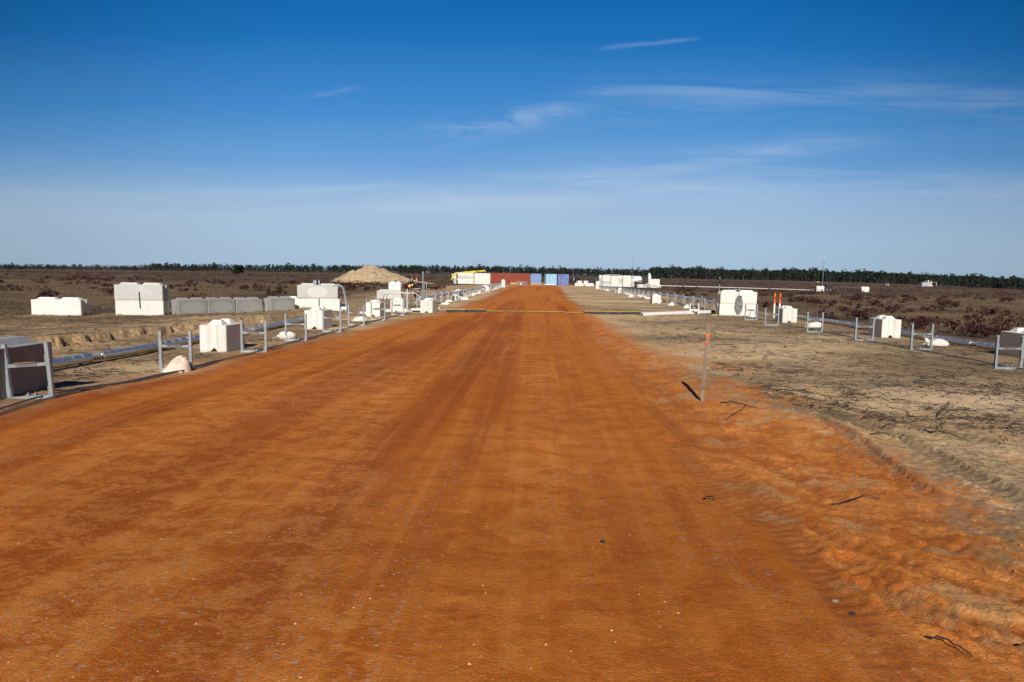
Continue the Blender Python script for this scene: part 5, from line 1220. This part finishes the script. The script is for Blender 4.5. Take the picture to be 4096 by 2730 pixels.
tree('pine_tree', 1840, 950, 1076, 22, 70, 'bushy pine above the left end of the crane wall', GT, n=120)
tree('pine_tree', 3930, 450, 1124, 22, 71, 'lone dark tree in front of the right forest', GT, base=.15, n=220)
tree('pine_tree', 3886, 450, 1134, 18, 72, 'low dark bush left of the lone dark tree', GT, base=.05, n=180)
tree('pine_tree', 1733, 330, 1092, 12, 73, 'small young pine between sand pile and crane wall', GT, base=.1, n=120, conic=True)
# ---- shrubs
def shrub_mesh(seed, N=240, w_=.55, h=.6, leaf=M_leaf, size=.042):
    r = np.random.default_rng(seed); out = []; S0 = []; S1 = []
    for i in range(r.integers(7, 12)):
        a = r.random() * 6.28; d = r.random() ** .6 * w_; zc = r.uniform(.25, .85) * h * (1 - .4 * d / w_); c = np.array([d * math.cos(a), d * math.sin(a), zc]); rr_ = r.uniform(.08, .2)
        out.append(leafcloud(N // 9, c, np.array([rr_, rr_, rr_ * .8]), size, seed * 97 + i)); S0.append((c[0] * .2, c[1] * .2, -.03)); S1.append(tuple(c))
    V = np.concatenate(out); V[..., 2] = np.maximum(V[..., 2], .01); V1, F1 = quads(V); o = npmesh('foliage', V1, F1, leaf); V2, F2 = prisms(S0, S1, .008, .003); st = npmesh('stem', V2, F2, M_bark)
    return o, st
SH = []
for k in range(6):
    f_, s_ = shrub_mesh(700 + k, 330, .42 + .05 * k, .48 + .05 * (k % 3), M_leaf if k < 4 else M_leaf2); e = empty('oak_shrub', (0, 0, 0), 0, 'x', 'shrub', 'maroon shrubs scattered over the field'); f_.parent = e; s_.parent = e; SH.append(e)
nsh = 0
def put_shrub(x, y_, sc, label='low maroon-leaved shrub in the brown field'):
    global nsh
    inst(SH[random.randrange(6)] if nsh >= 6 else SH[nsh], (x, y_, gz(x, y_)), random.uniform(0, 6.28), label, None, scale=(sc * random.uniform(.9, 1.3), sc * random.uniform(.9, 1.3), sc * random.uniform(.75, 1.15))); nsh += 1
for px, py, sc, lb_ in [(3672, 1300, 1.5, 'tallest maroon shrub, behind the frame with the crumpled sandbag'), (3630, 1312, 1.0, None), (3700, 1318, .9, None), (3868, 1345, 1.0, 'left part of the big maroon thicket behind the right frames'), (3910, 1340, 1.3, 'middle of the big maroon thicket behind the right frames'), (3960, 1338, 1.3, 'right part of the big maroon thicket behind the right frames'), (4000, 1335, 1.0, None),
      (3300, 1272, .8, None), (3330, 1285, .9, None), (3360, 1250, .8, None), (3080, 1235, 1.1, None), (3060, 1222, 1.1, None), (3180, 1212, 1.2, None), (3210, 1216, 1.3, None), (3240, 1220, 1.2, None), (3270, 1214, 1.1, None), (3400, 1225, 1.0, None), (3470, 1220, 1.2, None), (3520, 1226, 1.2, None), (3620, 1215, 1.1, None), (3780, 1232, 1.3, None), (3800, 1222, 1.2, None), (3990, 1260, .9, None), (4060, 1280, .9, None), (450, 1185, 1.3, None), (60, 1165, 1.2, None), (160, 1172, 1.2, None), (560, 1190, 1., None), (990, 1160, 1.2, None), (1020, 1155, 1.2, None), (1120, 1180, 1., None), (330, 1225, .7, None)] + [(random.uniform(1240, 1790), random.uniform(1131, 1162), random.uniform(.9, 1.5), 'dark shrub in the belt before the sand pile') for _ in range(34)]:
    p = at(px, py); put_shrub(p.x, p.y, sc, *([lb_] if lb_ else []))
r = np.random.default_rng(77)
while nsh < 250:
    left = r.random() < .55; Y = 24 + 100 * r.random() ** 0.8
    if left: px = r.uniform(-60, 1560 - max(0, 60 - Y) * 8); 
    else: px = r.uniform(2950 if Y < 60 else 2680, 4160)
    x = (px - 2048) / FPX * Y
    if left and (x > -15.5 or Y < 36): continue
    if (not left) and (x < 15.5 + Y * .03): continue
    if vnoise(np.array([x * .12]), np.array([Y * .12]), 88)[0] < .46: continue
    put_shrub(x, Y, r.uniform(.55, 1.15) * (1 + Y / 220))
def scrub_far():
    r = np.random.default_rng(78); LV = []
    while len(LV) < 2600:
        Y = 110 + 330 * r.random() ** .9; px = r.uniform(-100, 4200); x = (px - 2048) / FPX * Y
        if Y < 178 and -17 < x < 26: continue
        if Y < 162 and -40 < x < -16 and Y > 138: continue
        if vnoise(np.array([x * .04]), np.array([Y * .05]), 89)[0] < .42: continue
        sc = r.uniform(.6, 1.3); z = gz(x, Y); LV.append(leafcloud(12, np.array([x, Y, z + .3 * sc]), np.array([.9, .8, .26]) * sc, .13 * sc, int(r.integers(1e9))))
    V, F = quads(np.concatenate(LV)); o = npmesh('distant_scrub', V, F, M_leaf); tag(o, 'maroon scrub thinning out towards the forest', 'scrub', kind='stuff')
scrub_far()
# ---- dry grass in the field
def grass():
    r = np.random.default_rng(79); N = 90000; Y = 15 + 95 * r.random(N) ** 1.1; px = r.uniform(-80, 4180, N); X = (px - 2048) / FPX * Y
    lim_l = np.interp(Y, [0, 20, 33, 60, 110, 160], [-30, -22, -15, -14, -13, -9]); lim_r = np.interp(Y, [0, 20, 33, 60, 110, 160], [13.0, 13.6, 14.0, 15.2, 18, 20])
    k = (X < lim_l + 1.5 * r.normal(size=N)) | (X > lim_r + .6 * r.normal(size=N)); k |= ((X < -11) & (Y > 20) & (r.random(N) < .25))
    k &= fbm(X * .25, Y * .25, 3, 90) > .36; X, Y = X[k], Y[k]; n = len(X); Z = H(X, Y)
    P0 = []; P1 = []
    for b_ in range(3):
        a = r.random(n) * 6.28; h = r.uniform(.03, .13, n); ln = r.uniform(.02, .12, n)
        P0.append(np.stack([X + r.normal(size=n) * .05, Y + r.normal(size=n) * .05, Z - .01], 1)); P1.append(P0[-1] + np.stack([np.cos(a) * ln, np.sin(a) * ln, h], 1))
    P0, P1 = np.concatenate(P0), np.concatenate(P1); sw = np.stack([np.full(len(P0), 1.), np.zeros(len(P0)), np.zeros(len(P0))], 1) * r.uniform(.004, .011, (len(P0), 1)) * (1 + P0[:, 1:2] / 60)
    V = np.stack([P0 - sw, P0 + sw, P1], 1).reshape(-1, 3); o = npmesh('dry_grass', V, np.arange(len(V)).reshape(-1, 3), M_grass); tag(o, 'dry brown grass covering the open field', 'grass', kind='stuff')
grass()
# ---- burnt twigs, roots and litter on the sand
def litter():
    r = np.random.default_rng(80); A0 = []; A1 = []; R0 = []
    def zone(X, Y):
        rl_, rr_ = road_l(Y), road_r(Y); wob = 1.2 * (fbm(X * .7, Y * .7, 3, 91) - .5)
        return ((X > rr_ + .9 + wob + np.clip(9 - Y, 0, 5) * .25) & (X < 15)) | ((X < rl_ - .35 + wob * .5) & (X > -24))
    for (N, Ya, Yb, pw, l0, l1, r0, r1, nsg) in [(9000, 3.2, 12, 1.0, .05, .28, .0015, .004, 4), (16000, 8, 42, 1.25, .08, .40, .002, .006, 4), (420, 4, 26, 1, .35, .9, .004, .011, 6)]:
        Y = Ya + (Yb - Ya) * r.random(N) ** pw; px = r.uniform(-100, 4200, N); X = (px - 2048) / FPX * Y; k = zone(X, Y) & (fbm(X * .8, Y * .8, 3, 92) > r.uniform(.28, .6, N)); X, Y = X[k], Y[k]; n = len(X)
        a = r.normal(size=n) * .7 + (r.random(n) < .5) * math.pi; L = r.uniform(l0, l1, n) / nsg; rad = r.uniform(r0, r1, n); P = np.stack([X, Y, H(X, Y, False) + .012], 1); lift = r.random(n) * .03
        for s_ in range(nsg):
            a = a + r.normal(size=n) * .45; Q = P + np.stack([np.cos(a) * L, np.sin(a) * L, np.zeros(n)], 1); Q[:, 2] = H(Q[:, 0], Q[:, 1]) + .010 + lift * math.sin(math.pi * (s_ + 1) / nsg) + r.random(n) * .006
            A0.append(P); A1.append(Q); R0.append(rad * (1 - .12 * s_)); P = Q
    V, F = prisms(np.concatenate(A0), np.concatenate(A1), np.concatenate(R0), np.concatenate(R0) * .85); o = npmesh('twig_litter', V, F, M_twig); tag(o, 'burnt twigs and roots strewn over the pale sand', 'litter', kind='stuff')
    # small reddish sprigs and dead tufts
    N = 2600; Y = 5 + 33 * r.random(N) ** 1.1; px = r.uniform(-100, 4200, N); X = (px - 2048) / FPX * Y; k = zone(X, Y) & (fbm(X * .6, Y * .6, 3, 93) > .47); X, Y = X[k], Y[k]; Z = H(X, Y); LV = []
    for x, y_, z in zip(X, Y, Z): LV.append(leafcloud(5, np.array([x, y_, z + .045]), np.array([.05, .05, .045]), .016, int(r.integers(1e9))))
    V, F = quads(np.concatenate(LV)); o = npmesh('ground_sprigs', V, F, M_leaf2); tag(o, 'small brown sprigs sprouting from the sand', 'sprigs', kind='stuff')
litter()
def clods():
    """loose crumbs of clay on the road edge"""
    r = np.random.default_rng(81); N = 1500; Y = 2.8 + 15 * r.random(N) ** 1.4; X = road_r(Y) - 1.0 + r.random(N) ** .8 * (1.0 + .05 * np.clip(9 - Y, 0, 6)); k = fbm(X * 1.1, Y * 1.1, 3, 94) > .47; X, Y = X[k], Y[k]; n = len(X); Z = H(X, Y, True)[0]; s_ = .004 + .016 * r.random(n) ** 5
    base = np.array([(1, 0, 0), (0, 1, 0), (-1, 0, 0), (0, -1, 0), (0, 0, 1), (0, 0, -.6), ]); Fb = np.array([(0, 1, 4), (1, 2, 4), (2, 3, 4), (3, 0, 4), (1, 0, 5), (2, 1, 5), (3, 2, 5), (0, 3, 5)])
    V = base[None] * (1 + .5 * r.normal(size=(n, 6, 3)) * .5) * s_[:, None, None] + np.stack([X, Y, Z], 1)[:, None]; F = (Fb[None] + (np.arange(n) * 6)[:, None, None]).reshape(-1, 3)
    V[:, 4, 2] -= s_ * .45; V[:, :, 2] -= s_[:, None] * .15
    o = npmesh('clay_crumbs', V.reshape(-1, 3), F, mat('clay', col=(0.48, 0.17, 0.045), rough=.95, var=.25), smooth=True); tag(o, 'crumbs of orange clay along the right road edge', 'clay crumbs', kind='stuff')
clods()
def pebbles():
    r = np.random.default_rng(82); N = 3000; Y = 2.6 + 14 * r.random(N) ** 1.5; px = r.uniform(-100, 4200, N); X = (px - 2048) / FPX * Y; rl_, rr_ = road_l(Y), road_r(Y)
    k = (X > rl_ - 1) & (X < rr_ + 3) & (fbm(X * .9, Y * .35, 3, 95) > .42); X, Y = X[k], Y[k]; n = len(X); Z = H(X, Y, True)[0]; s_ = .0018 + .006 * r.random(n) ** 6
    base = np.array([(1, 0, 0), (0, 1, 0), (-1, 0, 0), (0, -1, 0), (0, 0, .7), (0, 0, -.6)]); Fb = np.array([(0, 1, 4), (1, 2, 4), (2, 3, 4), (3, 0, 4), (1, 0, 5), (2, 1, 5), (3, 2, 5), (0, 3, 5)])
    V = base[None] * (1 + .3 * r.normal(size=(n, 6, 3))) * s_[:, None, None] + np.stack([X, Y, Z], 1)[:, None]; F = (Fb[None] + (np.arange(n) * 6)[:, None, None]).reshape(-1, 3)
    tag(npmesh('road_pebbles', V.reshape(-1, 3), F, mat('pebble', col=(0.55, 0.30, 0.16), rough=.9, var=.4, vscale=2)), 'tiny pale pebbles scattered over the dirt road', 'pebbles', kind='stuff')
pebbles()
# a few single sticks on the shoulder
for k, (p0_, p1_, bend, r_, lb_) in enumerate([((3705, 2560), (3900, 2650), .02, .006, 'long dark stick in the lower right corner'), ((2985, 1625), (2890, 1690), .01, .006, 'bare stick slanting right of the survey stake'), ((2880, 1615), (3030, 1640), .06, .009, 'forked root just right of the survey stake'),
      ((3330, 2020), (3520, 1990), .03, .006, 'dark stick lying on the tan patch right of the road'), ((3480, 1745), (3660, 1752), .05, .006, 'thin dark branch across the wheel ruts'), ((2815, 2002), (2860, 2012), .01, .007, 'short black twig on the orange shoulder'), ((3690, 1730), (3880, 1775), .06, .010, 'charred branch on the pale sand at the right')]):
    a, b_ = at(*p0_), at(*p1_); m_ = (a + b_) / 2 + Vector((bend, bend, 0)); P = []
    for f in np.linspace(0, 1, 9):
        q_ = a.lerp(b_, float(f)) + Vector((bend, bend * .7, 0)) * math.sin(math.pi * f) + Vector((random.uniform(-.012, .012), random.uniform(-.02, .02), 0)); P.append((q_.x, q_.y, float(H(np.array([q_.x]), np.array([q_.y]), True)[0][0]) + .012 + .02 * math.sin(math.pi * f)))
    tag(MB().tube(P, [r_ * (1 - .07 * i) for i in range(9)], 6).build('dry_stick', M_twig, smooth=True), lb_, 'stick', 'single sticks on the road shoulder')
for px, py, sz, lb_, mt in [(3340, 2400, .018, 'greyish flat lump of soil on the right shoulder', mat('soil_lump', col=(0.30, 0.24, 0.18), rough=.95)), (3410, 2445, .016, 'small dark clod near the flat grey lump', M_twig), (2410, 2170, .016, 'dark clod lying on the road', M_twig)]:
    p = at(px, py); p.z = float(H(np.array([p.x]), np.array([p.y]), True)[0][0])
    o = MB().lathe([(sz * .3, 0), (sz * .8, sz * .1), (sz, sz * .45), (sz * .6, sz * .9), (sz * .1, sz)], n=9).build('loose_stone', mt, smooth=True); o.location = p; o.scale = (1.2, .8, .9); tag(o, lb_, 'stone', 'single stones on the road shoulder')
# dark rod leaning on the two-high stack
d0 = pt(561, 1234, 26.94); d1 = pt(556, 1168, 26.94)
o = MB().tube([(0, 0, 0), tuple(d1 - d0)], 0.018, 6).build('steel_strap', M_cdark); o.location = d0; tag(o, 'dark upright strap on the face of the two-high stack on the left', 'strap')
